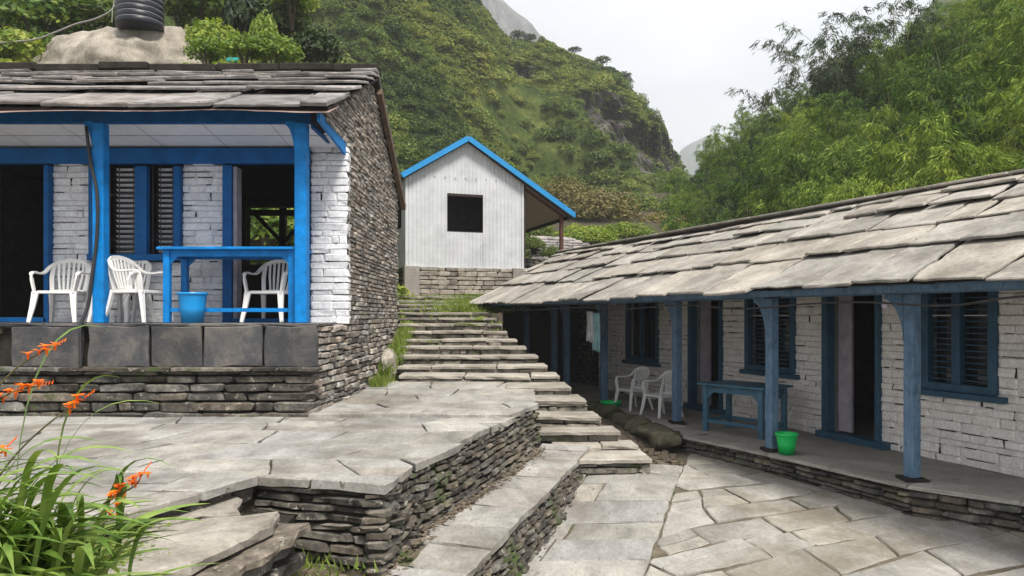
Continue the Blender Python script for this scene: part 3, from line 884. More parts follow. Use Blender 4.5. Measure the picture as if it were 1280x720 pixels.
struct(grid_mesh(frange(-3.6, -0.3, 0.12), frange(2.2, 6.2, 0.12), lambda x, y: -2.02 - 0.06 * (5.5 - y) * 0.3 + 0.04 * fbm(x, y, 3, 4, 2.0), 'bare_earth', M['dirt']))
tuft = MB()
for k in range(260):
    x, y = random.choice([(-1.9, 5.75), (-1.2, 5.4), (-1.5, 5.45), (-1.35, 5.2), (-1.62, 5.58)])
    x += random.gauss(0, 0.12); y += random.gauss(0, 0.05); h = random.uniform(0.03, 0.1)
    z = -2.03 if random.random() < .6 else -1.9
    a = random.uniform(0, 6.28); dx, dy = math.cos(a) * 0.012, math.sin(a) * 0.012
    bx, by = random.gauss(0, 0.04), random.gauss(0, 0.04)
    tuft.add([(x - dx, y - dy, z), (x + dx, y + dy, z), (x + bx, y + by, z + h)], [(0, 1, 2)])
tag(tuft.build('weeds', M['grass']), 'small green weeds at the foot of the terrace front wall', 'weeds', kind='stuff')

# ---------------------------------------------------------------- stone stairs
stairs = empty('stone_stairs', (-0.5, 14, -2.2)); tag(stairs, 'long flight of rough stone steps climbing to the tin shed', 'stairs')
# (distance, lip z, left x, right px)
ST = [(9.0, -1.80, 0.80, 816), (9.58, -1.72, 0.55, 798), (9.87, -1.58, 0.35, 776), (10.2, -1.42, 0.33, 752), (10.7, -1.25, 0.30, 734), (11.45, -1.13, -0.08, 715),
      (12.3, -1.02, -1.93, 700), (13.0, -0.895, -2.05, 685), (13.5, -0.735, -2.12, 673), (14.0, -0.59, -2.19, 659), (14.5, -0.46, -2.27, 647), (15.0, -0.317, -2.34, 635),
      (15.5, -0.155, -2.43, 628), (16.0, -0.035, -2.52, 622), (16.5, 0.09, -2.6, 615), (17.0, 0.18, -2.68, 610), (17.5, 0.29, -2.76, 605), (18.0, 0.38, -2.85, 600), (18.5, 0.50, -2.95, 596)]
body = MB(); rp = []
rs = random.Random(9)
for k, (d, z, xl, pr) in enumerate(ST):
    xr = (pr - 640) / F * d
    dn = ST[k + 1][0] + 0.25 if k + 1 < len(ST) else 21.5
    body.prism([(xl + 0.03, d + 0.09), (xr - 0.10, d + 0.09), (xr - 0.12, dn), (xl + 0.03, dn)], -2.6 + 0.003 * k, z - 0.05)
    zb = ST[k - 1][1] if k else patio_z(1.1, 9.0)
    if k == 0: zb -= 0.05
    if k == 6: zb = -1.15
    rp += masonry((xl, d + 0.03, zb - 0.02), (xr - 0.02, d + 0.03, zb - 0.02), (xl, d + 0.04, z - 0.055), (xr - 0.02, d + 0.04, z - 0.055), 0.09, 0.22, 0.6, thick=0.12, gap=0.012, proud=0.022, seed=200 + k, tilt=0.03)
    if k < 12:
        rp += masonry((xr - 0.02, d + 0.04, zb - 0.3), (xr - 0.03, dn, zb - 0.3), (xr - 0.02, d + 0.04, z - 0.055), (xr - 0.03, dn, z - 0.055), 0.1, 0.2, 0.45, thick=0.12, gap=0.012, proud=0.02, seed=230 + k, tilt=0.03)
    # tread slabs
    x = xl - 0.02
    if k == 4: x = 0.25
    while x < xr - 0.02:
        w = rs.uniform(0.55, 1.25)
        if x + w * 1.35 > xr: w = xr - x
        back = dn - 0.12
        poly = [(x, d - rs.uniform(0.0, 0.05)), (x + w, d - rs.uniform(0.0, 0.05)), (x + w + rs.uniform(-.04, .04) if x + w < xr - 0.05 else x + w - 0.03, back), (x, back)]
        dz = rs.uniform(-0.012, 0.008); tl = rs.gauss(0, 0.008)
        me = slab_mesh(inset(poly, 0.006), lambda a, b_: z + dz + tl * (a - x), 0.055, rs, 0.014, 'tread', M['step_moss'] if k > 9 and rs.random() < 0.1 * (k - 8) else M['step'], bev=0.014)
        mesh_obj('tread', me, stairs)
        x += w
body.build('core', M['darkback'], stairs)
place_pieces(rp, 'riser_stone', stairs, 'riser', 0.10, 0.15, 290)
# grass on the upper steps
gr = MB()
for _ in range(3400):
    k = min(len(ST) - 1, int(random.triangular(11, 19.5, 18.6)))
    d, z, xl, pr = ST[k]; xr = (pr - 640) / F * d
    if k < 14 and random.random() < 0.6: x = xl + abs(random.gauss(0, 0.12))
    elif random.random() < 0.55: x = xr - abs(random.gauss(0, 0.3))
    else: x = random.uniform(xl, xr)
    if fbm(x, d, 0, 3, 1.5) < -0.12: continue
    y = d + random.uniform(0.0, 0.5); zz = z + (0.02 if y < d + 0.45 else 0.0)
    h = random.uniform(0.015, 0.05); a = random.uniform(0, 6.28); dx, dy = math.cos(a) * 0.014, math.sin(a) * 0.014
    gr.add([(x - dx, y - dy, zz - 0.02), (x + dx, y + dy, zz - 0.02), (x + random.gauss(0, .05), y + random.gauss(0, .05), zz + h)], [(0, 1, 2)])
for _ in range(5000):   # patch beside the top right of the stairs
    t_ = random.random(); x = -1.0 + random.gauss(0, 0.45); y = 16.8 + 2.2 * random.random()
    zz = 0.10 + 0.17 * (y - 16.8)
    h = random.uniform(0.04, 0.16); a = random.uniform(0, 6.28); dx, dy = math.cos(a) * 0.02, math.sin(a) * 0.02
    gr.add([(x - dx, y - dy, zz - 0.04), (x + dx, y + dy, zz - 0.04), (x + random.gauss(0, .07), y + random.gauss(0, .07), zz + h)], [(0, 1, 2)])
for _ in range(2600):   # along the left house wall foot
    y = random.uniform(11.6, 15.2); x = -2.28 + abs(random.gauss(0, 0.10)) - 0.02 * (y - 12); z = -1.14 if y < 12.4 else -1.02 + (y - 12.3) * 0.24
    h = random.uniform(0.04, 0.2); a = random.uniform(0, 6.28); dx, dy = math.cos(a) * 0.012, math.sin(a) * 0.012
    gr.add([(x - dx, y - dy, z - 0.04), (x + dx, y + dy, z - 0.04), (x + random.gauss(0, .08), y + random.gauss(0, .08), z + h)], [(0, 1, 2)])
tag(gr.build('grass', M['grass']), 'short green grass growing on and beside the upper steps', 'grass', kind='stuff')

# earth bank between the stairs and the right hand lodge, with a mossy curb
def bank_z(x, y): return -2.06 + 0.24 * sstep((y - 9.9) / 2.6) + 0.035 * fbm(x, y, 5, 4, 2.2)
struct(grid_mesh(frange(0.3, 2.9, 0.12), frange(9.95, 19.0, 0.12), bank_z, 'earth_bank', M['dirt']))
EDGE = [(0.0, 18.6), (1.0, 16.5), (1.66, 14.4), (2.52, 10.5), (3.27, 9.16), (4.10, 7.44), (4.80, 6.8), (5.46, 6.47), (7.4, 5.75)]
cb_ = MB()
pts = [Vector((1.45, 14.6, -1.80)), Vector((1.75, 13.2, -1.76)), Vector((2.0, 12.0, -1.78)), Vector((2.22, 11.0, -1.80)), Vector((2.38, 10.35, -1.84))]
fine = []
for i in range(len(pts) - 1):
    for j in range(12): fine.append(pts[i].lerp(pts[i + 1], j / 12) + Vector([random.uniform(-.008, .008) for _ in range(3)]))
fine.append(pts[-1])
nf = len(fine)
cb_.tube(fine, [(0.15 + 0.0012 * i) * min(1, (i + 1) / 5) * min(1, (nf - i) / 6) + 0.01 for i in range(nf)], 16)
for v_ in cb_.v:
    b_ = -1.86; v_.z = b_ + (v_.z - b_) * 0.72
    v_ += Vector((fbm(v_.x, v_.y, v_.z, 5, 3.0), fbm(v_.y, v_.z, v_.x, 5, 3.0), fbm(v_.z, v_.x, v_.y, 5, 3.5))) * 0.085
tag(cb_.build('mossy_curb', M['mosscurb'], smooth=True), 'low mossy earth curb beside the steps at the end of the lodge porch', 'curb')
def rock(name, c, s, seed, mat, label, cat='rock', sub=3, parent=None, rough=0.22):
    bm = bmesh.new(); bmesh.ops.create_icosphere(bm, subdivisions=sub, radius=1)
    for v in bm.verts:
        n = v.co.normalized()
        f = 1 + rough * fbm(n.x * 1.3 + seed, n.y * 1.3, n.z * 1.3, 5, 1.0) * 1.6
        v.co = Vector((n.x * s[0], n.y * s[1], n.z * s[2])) * f + Vector(c)
    me = bpy.data.meshes.new(name); bm.to_mesh(me); bm.free(); me.materials.append(M[mat])
    for p in me.polygons: p.use_smooth = sub > 3
    o = mesh_obj(name, me, parent)
    if label: tag(o, label, cat)
    return o
rock('fallen_stone', (1.52, 9.35, -1.96), (0.16, 0.13, 0.11), 3, 'step', 'small rounded stone beside the lowest step', sub=2)
rock('foundation_boulder', (-2.24, 13.0, -0.93), (0.16, 0.45, 0.30), 8, 'riser', 'pale rough boulder at the rear foot of the stone gable', sub=3)
rub = MB()
for _ in range(160):
    x = random.uniform(1.35, 2.3); y = random.uniform(9.5, 11.8); r = random.uniform(0.012, 0.045)
    z = max(bank_z(x, y), patio_z(x, y)) + r * 0.3
    rub.box((x, y, z), (r * 2, r * random.uniform(1, 2.2), r), Matrix.Identity(4))
tag(rub.build('rubble', M['dirt']), 'small rubble scattered on the earth bank by the steps', 'rubble', kind='stuff')

# ================================================================ LEFT HOUSE with the blue porch
house = empty('stone_guesthouse', (-5.0, 12, -1.3))
tag(house, 'stone house with bright blue porch posts and dark slate roof', 'house')
ZF = -0.124
MB().box((-5.55, 12.0, (-1.9 + ZF - 0.03) / 2 ), (5.86, 5.25, ZF - 0.03 + 1.9)).build('foundation_core', M['darkback'], house)
MB().box((-5.53, 9.93, ZF - 0.0), (6.0, 1.22, 0.05)).build('porch_floor', M['slab_dark'], house)
fnd = empty('foundation_wall', (-5.5, 9.3, -1.3), parent=house)
pcs = masonry((-8.6, 9.18, -1.34), (-2.53, 9.18, -1.34), (-8.6, 9.2, -0.70), (-2.53, 9.2, -0.70), 0.115, 0.25, 0.75, thick=0.26, gap=0.014, proud=0.02, seed=301, tilt=0.015)
side = [(-2.53, 9.2), (-2.40, 10.38), (-2.33, 11.8), (-2.33, 15.0)]
side_up = [(-2.53, 9.32), (-2.375, 10.38), (-2.37, 11.8), (-2.37, 15.0)]
for i in range(3):
    a, b_ = side[i], side[i + 1]; c, d = side_up[i], side_up[i + 1]
    pcs += masonry((a[0], a[1], -1.34), (b_[0], b_[1], -1.30), (c[0], c[1], -0.13), (d[0], d[1], -0.13), 0.085, 0.12, 0.38, thick=0.2, gap=0.012, proud=0.03, seed=310 + i, tilt=0.05)
pcs += masonry((-8.6, 9.30, -0.66), (-7.27 + 0.0, 9.30, -0.66), (-8.6, 9.30, -0.14), (-6.50, 9.30, -0.14), 0.1, 0.2, 0.5, thick=0.2, gap=0.014, proud=0.02, seed=320, tilt=0.02)
pa = [p for p in pcs if abs((p[0].to_3x3() @ Vector((0, 1, 0))).normalized().y) > 0.8 and p[0].translation.y < 9.6 and p[0].translation.x < -2.5]
pb = [p for p in pcs if not any(p is q for q in pa)]
place_pieces(pa, 'stone', fnd, 'drystone', 0.09, 0.13, 180)
place_pieces(pb, 'stone', fnd, 'gable', 0.11, 0.16, 240)
rs = random.Random(4)
x = -8.6
while x < -2.5:      # thin ledge course under the upright slates
    w = min(rs.uniform(0.7, 1.5), -2.46 - x)
    mesh_obj('ledge_stone', slab_mesh([(x + .005, 9.12), (x + w - .005, 9.11), (x + w - .005, 9.35), (x + .005, 9.35)], lambda a, b_: -0.655, 0.045, rs, 0.012, 'ledge_stone', M['drystone']), house)
    x += w
for (a, b_) in ((16, 103), (112, 188), (190, 254), (256, 329), (331, 398)):
    x0, x1 = (a - 640) / F * 9.27, (b_ - 640) / F * 9.27
    me = slab_mesh([(x0, -0.655), (x1, -0.655), (x1 - rs.uniform(0, .02), ZF - 0.005), (x0 + rs.uniform(0, .02), ZF - 0.005 + rs.uniform(-.012, 0))], lambda a, b_: 0.0, 0.06, rs, 0.015, 'upright_slab', M['slab_dark'], bev=0.012)
    o = mesh_obj('upright_slab', me, house, Matrix.Translation((0, 9.24 - rs.uniform(0, .015), 0)) @ Matrix.Rotation(R(90), 4, 'X'))
# slab top edging of the porch floor
x = -8.6
while x < -2.5:
    w = min(rs.uniform(0.6, 1.1), -2.49 - x)
    mesh_obj('paving_slab', slab_mesh([(x + .004, 9.26), (x + w - .004, 9.26), (x + w - .004, 10.3), (x + .004, 10.3)], lambda a, b_: ZF + 0.032, 0.035, rs, 0.008, 'paving_slab', M['slab_dark']), house)
    x += w
# front wall: whitewashed brick piers
fwall = empty('front_wall', (-5.5, 10.4, ZF), parent=house)
fX = lambda px, d=10.4: (px - 640) / F * d
ops = [(8.5 - 7.6, 8.5 - 6.64, -5, 5), (8.5 - 6.07, 8.5 - 4.76, 0.80, 5), (8.5 - 4.14, 8.5 - 2.91, -5, 5)]
pcs = masonry((-8.5, 10.4, ZF), (-2.365, 10.4, ZF), (-8.5, 10.4, 2.17), (-2.365, 10.4, 2.17), 0.093, 0.15, 0.46, thick=0.16, gap=0.004, proud=0.008, seed=330, openings=ops, tilt=0.014)
whitewashed(pcs, fwall, 'white_l', 71, 290)
for (a, b_, z0, z1) in ((-8.5, -7.6, ZF, 2.2), (-6.64, -6.07, ZF, 2.2), (-6.07, -4.76, ZF, 0.78), (-4.76, -4.14, ZF, 2.2), (-2.91, -2.40, ZF, 2.35)):
    MB().box(((a + b_) / 2, 10.56, (z0 + z1) / 2), (b_ - a - 0.02, 0.275, z1 - z0 - 0.01)).build('mortar', M['white_back'], fwall)
# caps of the piers
for xx, w in ((-6.35, 0.32), (-4.44, 0.30)):
    MB().box((xx, 10.40, 2.205), (w, 0.14, 0.07)).build('brick', M['white_l'], fwall, bevel=0.008)
pw = masonry((-2.91, 10.4, 2.17), (-2.37, 10.4, 2.17), (-2.91, 10.4, 2.45), (-2.37, 10.4, 2.45), 0.09, 0.2, 0.35, thick=0.16, gap=0.008, proud=0.008, seed=339)
place_pieces(pw, 'brick', fwall, 'white_l', 0.055, 0.09, 30)
# gable wall of rough stone facing the stairs
def roof_zl(d):
    if d < 12.35: return 2.61 + 0.44 * (d - 9.0)
    return 2.61 + 0.44 * 3.35 - (d - 12.35) * 0.57
gable = empty('gable_wall', (-2.37, 12.6, ZF), parent=house)
pcs = masonry((-2.372, 10.47, -0.13), (-2.372, 15.0, -0.13), (-2.372, 10.47, 4.15), (-2.37, 15.0, 4.15), 0.062, 0.14, 0.46, thick=0.2, gap=0.010, proud=0.017, seed=350, tilt=0.018,
              top=lambda u: roof_zl(10.47 + u) - 0.08)
place_pieces(pcs, 'stone', gable, 'gable', 0.08, 0.14, 290)
prof = [(10.52, -1.2), (15.0, -1.2), (15.0, roof_zl(15.0) - 0.07), (12.35, roof_zl(12.35) - 0.07), (10.52, roof_zl(10.52) - 0.07)]
mb = MB(); n = len(prof)
mb.add([(-2.44, y, z) for y, z in prof] + [(-2.75, y, z) for y, z in prof], [tuple(range(n)), tuple(range(n, 2 * n))[::-1]] + [(i, (i + 1) % n, n + (i + 1) % n, n + i) for i in range(n)])
mb.build('mortar', M['darkback'], gable)
wedge = masonry((-2.372, 9.25, 2.5), (-2.372, 10.47, 2.5), (-2.372, 9.25, 3.25), (-2.372, 10.47, 3.25), 0.062, 0.14, 0.46, thick=0.14, gap=0.010, proud=0.014, seed=351, tilt=0.018, top=lambda u: roof_zl(9.25 + u) - 0.08)
place_pieces(wedge, 'stone', gable, 'gable', 0.08, 0.14, 100)
MB().add([(-2.44, 9.3, 2.5), (-2.44, 10.52, 2.5), (-2.44, 10.52, roof_zl(10.52) - 0.07), (-2.44, 9.3, roof_zl(9.3) - 0.07), (-2.6, 9.3, 2.5), (-2.6, 10.52, 2.5), (-2.6, 10.52, roof_zl(10.52) - 0.07), (-2.6, 9.3, roof_zl(9.3) - 0.07)],
         [(0, 1, 2, 3), (7, 6, 5, 4), (0, 4, 5, 1), (2, 6, 7, 3), (0, 3, 7, 4)]).build('mortar', M['darkback'], gable)
# rear wall with an opening, other gable, inner floor
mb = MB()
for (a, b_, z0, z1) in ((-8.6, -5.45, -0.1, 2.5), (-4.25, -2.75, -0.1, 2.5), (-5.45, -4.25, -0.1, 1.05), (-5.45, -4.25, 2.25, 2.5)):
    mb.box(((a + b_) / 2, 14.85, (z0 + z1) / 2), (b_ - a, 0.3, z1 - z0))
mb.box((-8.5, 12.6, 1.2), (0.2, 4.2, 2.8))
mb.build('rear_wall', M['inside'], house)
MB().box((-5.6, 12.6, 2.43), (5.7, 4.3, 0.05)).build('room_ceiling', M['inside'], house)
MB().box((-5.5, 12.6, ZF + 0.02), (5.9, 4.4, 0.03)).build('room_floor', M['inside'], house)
bp_ = MB(); bp_.box((-4.88, 15.35, 0.9), (0.13, 0.13, 3.0))
bp_.bar((-4.88, 15.35, 1.55), (-5.45, 15.35, 2.15), 0.08, 0.08, (0, 1, 0)).bar((-4.88, 15.35, 1.55), (-4.31, 15.35, 2.15), 0.08, 0.08, (0, 1, 0))
bp_.box((-5.3, 15.35, 2.2), (4.5, 0.12, 0.12)); bp_.build('rear_post', M['darkwood'], house)
# roof
roof = empty('roof', (-5.4, 12.35, 4.0), parent=house)
XR, XL = -2.26, -8.9
for (d0, d1) in ((8.98, 12.35), (12.35, 15.35)):
    z0, z1 = roof_zl(d0), roof_zl(d1)
    mb = MB(); mb.add([(XL, d0, z0), (XR - 0.03, d0, z0), (XR - 0.03, d1, z1), (XL, d1, z1), (XL, d0, z0 - 0.035), (XR - 0.03, d0, z0 - 0.035), (XR - 0.03, d1, z1 - 0.035), (XL, d1, z1 - 0.035)],
                      [(0, 1, 2, 3), (7, 6, 5, 4), (0, 4, 5, 1), (1, 5, 6, 2), (2, 6, 7, 3), (3, 7, 4, 0)])
    mb.build('roof_boards', M['darkwood'], roof)
sl = math.atan(0.44); Vd = Vector((0, math.cos(sl), math.sin(sl))); Nd = Vector((0, -math.sin(sl), math.cos(sl))); Ud = Vector((1, 0, 0)); cs = math.cos(sl)
rowsR = [0.0, 0.96, 1.72, 2.3, 2.78, 3.18, 3.42]
rs = random.Random(77)
Orf = Vector((0, 9.0, roof_zl(9.0)))
for k in range(len(rowsR) - 1):
    v0 = rowsR[k] / cs; v1 = min(rowsR[k + 1] / cs + 0.16, 3.44 / cs)
    x = XL + rs.uniform(-0.3, 0); sk = rs.uniform(0.05, 0.3)
    while x < XR - 0.15:
        w = rs.uniform(0.5, 1.2) if k else rs.uniform(0.8, 1.4)
        if x + w * 1.3 > XR: w = XR - x
        s2 = rs.uniform(-0.1, 0.15)
        last = x + w >= XR - 0.01
        vv = v0 - rs.uniform(0, 0.07) - (0.0 if k else 0.07)
        poly = [(x + 0.014, vv), (x + w - 0.014, vv + rs.uniform(-.03, .03)), (x + w - 0.014 + (0 if last else s2), v1), (x + 0.014 + sk, v1)]
        slate(Orf, Ud, Vd, Nd, poly, rs.uniform(0.035, 0.06), rs, (0.085 if k else 0.03) + rs.uniform(-0.015, .03), 0.008 if k else -0.005, v0, v1, 'slate', M['slate_l'], roof, 0.016)
        sk = s2
        x += w
        if rs.random() < 0.25 and not last: x += 0.0
sl2 = math.atan(0.57); Vb = Vector((0, -math.cos(sl2), math.sin(sl2))); Nb = Vector((0, math.sin(sl2), math.cos(sl2)))
Ob = Vector((0, 15.35, roof_zl(15.35))); Lb_ = 3.0 / math.cos(sl2)
for k in range(5):   # rear slope, only its verge shows
    v0 = Lb_ * k / 5; v1 = min(Lb_ * (k + 1) / 5 + 0.12, Lb_)
    x = XR
    while x > -8.8:
        w = rs.uniform(0.6, 1.2) if x > -3 else rs.uniform(1.5, 2.5)
        slate(Ob, Ud, Vb, Nb, [(x - w + .01, v0), (x - .008 - rs.uniform(0, 0.05), v0), (x - .008, v1), (x - w + .01, v1)], 0.045, rs, 0.05, 0.008, v0, v1, 'slate', M['slate_l'], roof, 0.018)
        x -= w
x = XL
while x < XR:   # ridge stones
    w = min(rs.uniform(0.7, 1.2), XR - x)
    if w < 0.2: break
    MB().box((x + w / 2, 12.32 + rs.uniform(-.02, .02), roof_zl(12.35) + 0.13 + rs.uniform(-0.02, 0.02)), (w - 0.01, 0.36, 0.13), None).build('ridge_stone', M['darkback'] if True else None, roof, bevel=0.02)
    x += w
# verge boards below the rear slope overhang
mb = MB()
mb.bar((-2.30, 12.5, roof_zl(12.5) - 0.10), (-2.30, 15.3, roof_zl(15.3) - 0.10), 0.09, 0.13, (0, 0, 1)).build('verge_board', M['wood'], roof)
# wavy rusted tin under the eave slates
vs = []; fs = []
xs = frange(-8.9, -2.25, 0.05); rs3 = random.Random(3)
for i, x in enumerate(xs):
    e = 0.03 * math.sin(x * 3.1) + 0.03 * math.sin(x * 1.37 + 1) + 0.012 * fbm(x, 0, 0, 3, 4)
    z = roof_zl(8.93) - 0.02 + 0.5 * e
    vs += [(x, 8.88 + e * 0.6, z - 0.03), (x, 9.35, roof_zl(9.35) - 0.05), (x, 8.88 + e * 0.6, z - 0.037), (x, 9.35, roof_zl(9.35) - 0.057)]
for i in range(len(xs) - 1):
    a = i * 4; fs += [(a, a + 4, a + 5, a + 1), (a + 2, a + 3, a + 7, a + 6), (a, a + 2, a + 6, a + 4)]
mesh_obj('eave_tin', new_mesh('eave_tin', vs, fs, M['rust'], True), roof)
# porch carpentry
porch = empty('porch', (-5.5, 9.4, ZF), parent=house)
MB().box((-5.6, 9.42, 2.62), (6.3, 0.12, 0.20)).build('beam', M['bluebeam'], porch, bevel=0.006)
# scalloped fringe edge of the beam
vs = []; xs = frange(-8.7, -2.6, 0.03)
for x in xs: vs += [(x, 9.352, 2.53), (x, 9.352, 2.50 + 0.014 * abs(math.sin(x * 12)))]
mesh_obj('beam_edge', new_mesh('beam_edge', vs, [(2 * i, 2 * i + 1, 2 * i + 3, 2 * i + 2) for i in range(len(xs) - 1)], M['bluebeam']), porch)
mb = MB(); mb.add([(-8.6, 9.48, 2.545), (-2.45, 9.48, 2.545), (-2.45, 10.38, 2.43), (-8.6, 10.38, 2.43), (-8.6, 9.48, 2.57), (-2.45, 9.48, 2.57), (-2.45, 10.38, 2.455), (-8.6, 10.38, 2.455)],
                  [(3, 2, 1, 0), (4, 5, 6, 7), (0, 1, 5, 4), (1, 2, 6, 5), (2, 3, 7, 6), (3, 0, 4, 7)])
mb.build('porch_ceiling', M['ceiling'], porch)
mb = MB()
for xx in (-7.7, -6.9, -6.0, -5.0, -4.1, -3.2): mb.add([(xx, 9.5, 2.539), (xx + .012, 9.5, 2.539), (xx + .012, 10.36, 2.430), (xx, 10.36, 2.430)], [(3, 2, 1, 0)])
mb.box((-5.5, 9.92, 2.485), (6.0, 0.015, 0.008))
mb.build('ceiling_seam', M['greyline'], porch)
# side fascia, two lapped boards
mb = MB(); mb.add([(-2.40, 9.0, 2.44), (-2.40, 10.42, 2.33), (-2.40, 10.42, 2.50), (-2.40, 9.0, 2.56), (-2.44, 9.0, 2.44), (-2.44, 10.42, 2.33), (-2.44, 10.42, 2.50), (-2.44, 9.0, 2.56)],
                  [(0, 1, 2, 3), (7, 6, 5, 4), (0, 3, 7, 4), (1, 5, 6, 2), (0, 4, 5, 1)]); mb.build('fascia_board', M['blue'], porch)
mb = MB(); mb.add([(-2.445, 9.3, 2.55), (-2.445, 10.3, 2.44), (-2.445, 10.3, 2.75), (-2.445, 9.3, 2.64), (-2.47, 9.3, 2.55), (-2.47, 10.3, 2.44), (-2.47, 10.3, 2.75), (-2.47, 9.3, 2.64)],
                  [(0, 1, 2, 3), (7, 6, 5, 4), (0, 3, 7, 4), (1, 5, 6, 2), (0, 4, 5, 1)]); mb.build('fascia_board', M['bluebeam'], porch)
MB().box((-2.60, 9.9, 2.50), (0.05, 1.0, 0.10)).build('side_beam', M['bluebeam'], porch)
def bracket(parent, c, dirv, w, h, th, mat):
    """a curved knee bracket below a beam, springing from a post; c is its top inner corner"""
    D = Vector(dirv).normalized(); Sd = D.cross(Vector((0, 0, 1)))
    out = [(0, 0), (w, 0), (w, -0.05)]
    for i in range(1, 8):
        a = i / 8 * math.pi / 2
        out.append((w * (1 - math.sin(a)) + 0.0, -0.05 - (h - 0.05) * (1 - math.cos(a)) ** 0.9))
    out.append((0, -h))
    n = len(out); vs = []
    for s in (-th / 2, th / 2):
        for a, b_ in out: vs.append(Vector(c) + D * a + Vector((0, 0, b_)) + Sd * s)
    mb = MB(); mb.add(vs, [tuple(range(n)), tuple(range(n, 2 * n))[::-1]] + [(i, (i + 1) % n, n + (i + 1) % n, n + i) for i in range(n)])
    return mb.build('bracket', mat, parent)
for (x0, x1) in ((-5.44, -5.295), (-2.82, -2.665), (-8.4, -8.2)):
    pst = MB().box(((x0 + x1) / 2, 9.40, (2.52 + ZF) / 2 + 0.01), (x1 - x0, 0.16, 2.52 - ZF - 0.04)).build('post', M['blue'], porch, bevel=0.012)
    bracket(pst, (x0 + 0.01, 9.40, 2.53), (-1, 0, 0), 0.13, 0.62, 0.10, M['blue'])
# header, doors and windows of the front
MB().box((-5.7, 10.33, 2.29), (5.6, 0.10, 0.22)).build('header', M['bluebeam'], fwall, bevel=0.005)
def frame_part(name, boxes, mat, parent, bevel=0.004):
    mb = MB()
    for c, s in boxes: mb.box(c, s)
    return mb.build(name, mat, parent, bevel=bevel)
d1 = frame_part('door_frame', [((-6.67, 10.36, 1.02), (0.07, 0.12, 2.28)), ((-7.12, 10.36, ZF + 0.07), (0.90, 0.12, 0.07))], M['bluebeam'], fwall)
d2 = frame_part('door_frame', [((-4.08, 10.36, 1.02), (0.13, 0.12, 2.28)), ((-2.95, 10.36, 1.02), (0.07, 0.12, 2.28)), ((-3.5, 10.36, ZF + 0.06), (1.02, 0.12, 0.06))], M['bluebeam'], fwall)
frame_part('inner_jamb', [((-3.985, 10.45, 1.02), (0.05, 0.2, 2.26))], M['inwall'], d2)
win = frame_part('window_frame', [((-5.97, 10.36, 1.48), (0.20, 0.10, 1.34)), ((-5.32, 10.36, 1.48), (0.17, 0.10, 1.34)), ((-4.805, 10.36, 1.48), (0.09, 0.10, 1.34)), ((-5.41, 10.35, 0.84), (1.33, 0.14, 0.09))], M['bluebeam'], fwall)
for (a, b_) in ((-5.86, -5.41), (-5.23, -4.855)):
    MB().box(((a + b_) / 2, 10.62, 1.52), (b_ - a, 0.02, 1.3)).build('backing', M['black'], win)  # black sheet stands in for the dark room behind the slats
    zz = 0.93
    while zz < 2.15:
        mb = MB(); mb.box((0, 0, 0), ((b_ - a) * 0.62, 0.05, 0.008), None)
        o = mb.build('slat', M['slatgrey'], win)
        o.matrix_basis = Matrix.Translation(((a + b_) / 2 + 0.02, 10.49, zz)) @ Matrix.Rotation(R(-28), 4, 'X')
        zz += 0.075
    mb = MB()
    for f in (0.12, 0.42, 0.88): mb.box((a + (b_ - a) * f, 10.40, 1.52), (0.010, 0.012, 1.28))
    for zc in (1.1, 1.75): mb.box(((a + b_) / 2, 10.40, zc), (b_ - a, 0.008, 0.008))
    mb.build('grille', M['black'], win)
# black hose by the left post
hs = [(-5.50, 9.30, 2.45), (-5.44, 9.29, 2.0), (-5.35, 9.28, 1.6), (-5.345, 9.28, 1.1), (-5.40, 9.27, 0.55), (-5.45, 9.26, 0.15), (-5.50, 9.18, -0.13), (-5.485, 9.15, -0.4), (-5.47, 9.13, -0.66)]
def smooth_path(p, n=6):
    p = [Vector(q) for q in p]; out = []
    for i in range(len(p) - 1):
        a, b_, c, d = p[max(i - 1, 0)], p[i], p[i + 1], p[min(i + 2, len(p) - 1)]
        for j in range(n):
            t = j / n
            out.append(0.5 * ((2 * b_) + (c - a) * t + (2 * a - 5 * b_ + 4 * c - d) * t * t + (3 * b_ - a - 3 * c + d) * t ** 3))
    out.append(p[-1]); return out
tag(MB().tube(smooth_path(hs), 0.022, 8).build('hose', M['wire'], smooth=True), 'black hose hanging down beside the left blue porch post', 'hose')

# ================================================================ RIGHT LODGE
lodge = empty('stone_lodge', (5.0, 11, -2.0))
tag(lodge, 'long low whitewashed lodge with pale slate roof and faded blue posts', 'house')
FD = -1.76
UD = Vector((-0.331, 0.9436, 0)); VD = Vector((0.9436, 0.331, 0)); ZU = Vector((0, 0, 1))
def wallp(d): return Vector((8.29 - 0.351 * d, d, 0))
def wd(px): return 8.29 / ((px - 640) / F + 0.351)      # distance of the wall at a column
D0, D1 = 17.6, 6.6                                     # far and near ends of the wall
def wu(px): return (D0 - wd(px)) * 1.0598
def wz(px, py): return (395 - py) * wd(px) / F
deck_out = EDGE
poly = [(x, y) for x, y in EDGE] + [(11.5, 7.0), (6.2, 20.0), (0.6, 20.0)]
MB().prism([(x + 0.09, y + 0.03) for x, y in EDGE] + [(11.4, 7.0), (6.1, 19.9), (0.7, 19.9)], -2.7, FD - 0.03).build('deck_core', M['darkback'], lodge)
MB().prism([(x - 0.03, y - 0.02) for x, y in EDGE] + [(11.5, 7.0), (6.2, 20.0), (0.6, 20.0)], FD - 0.025, FD).build('deck_floor', M['concrete'], lodge)
pl = []
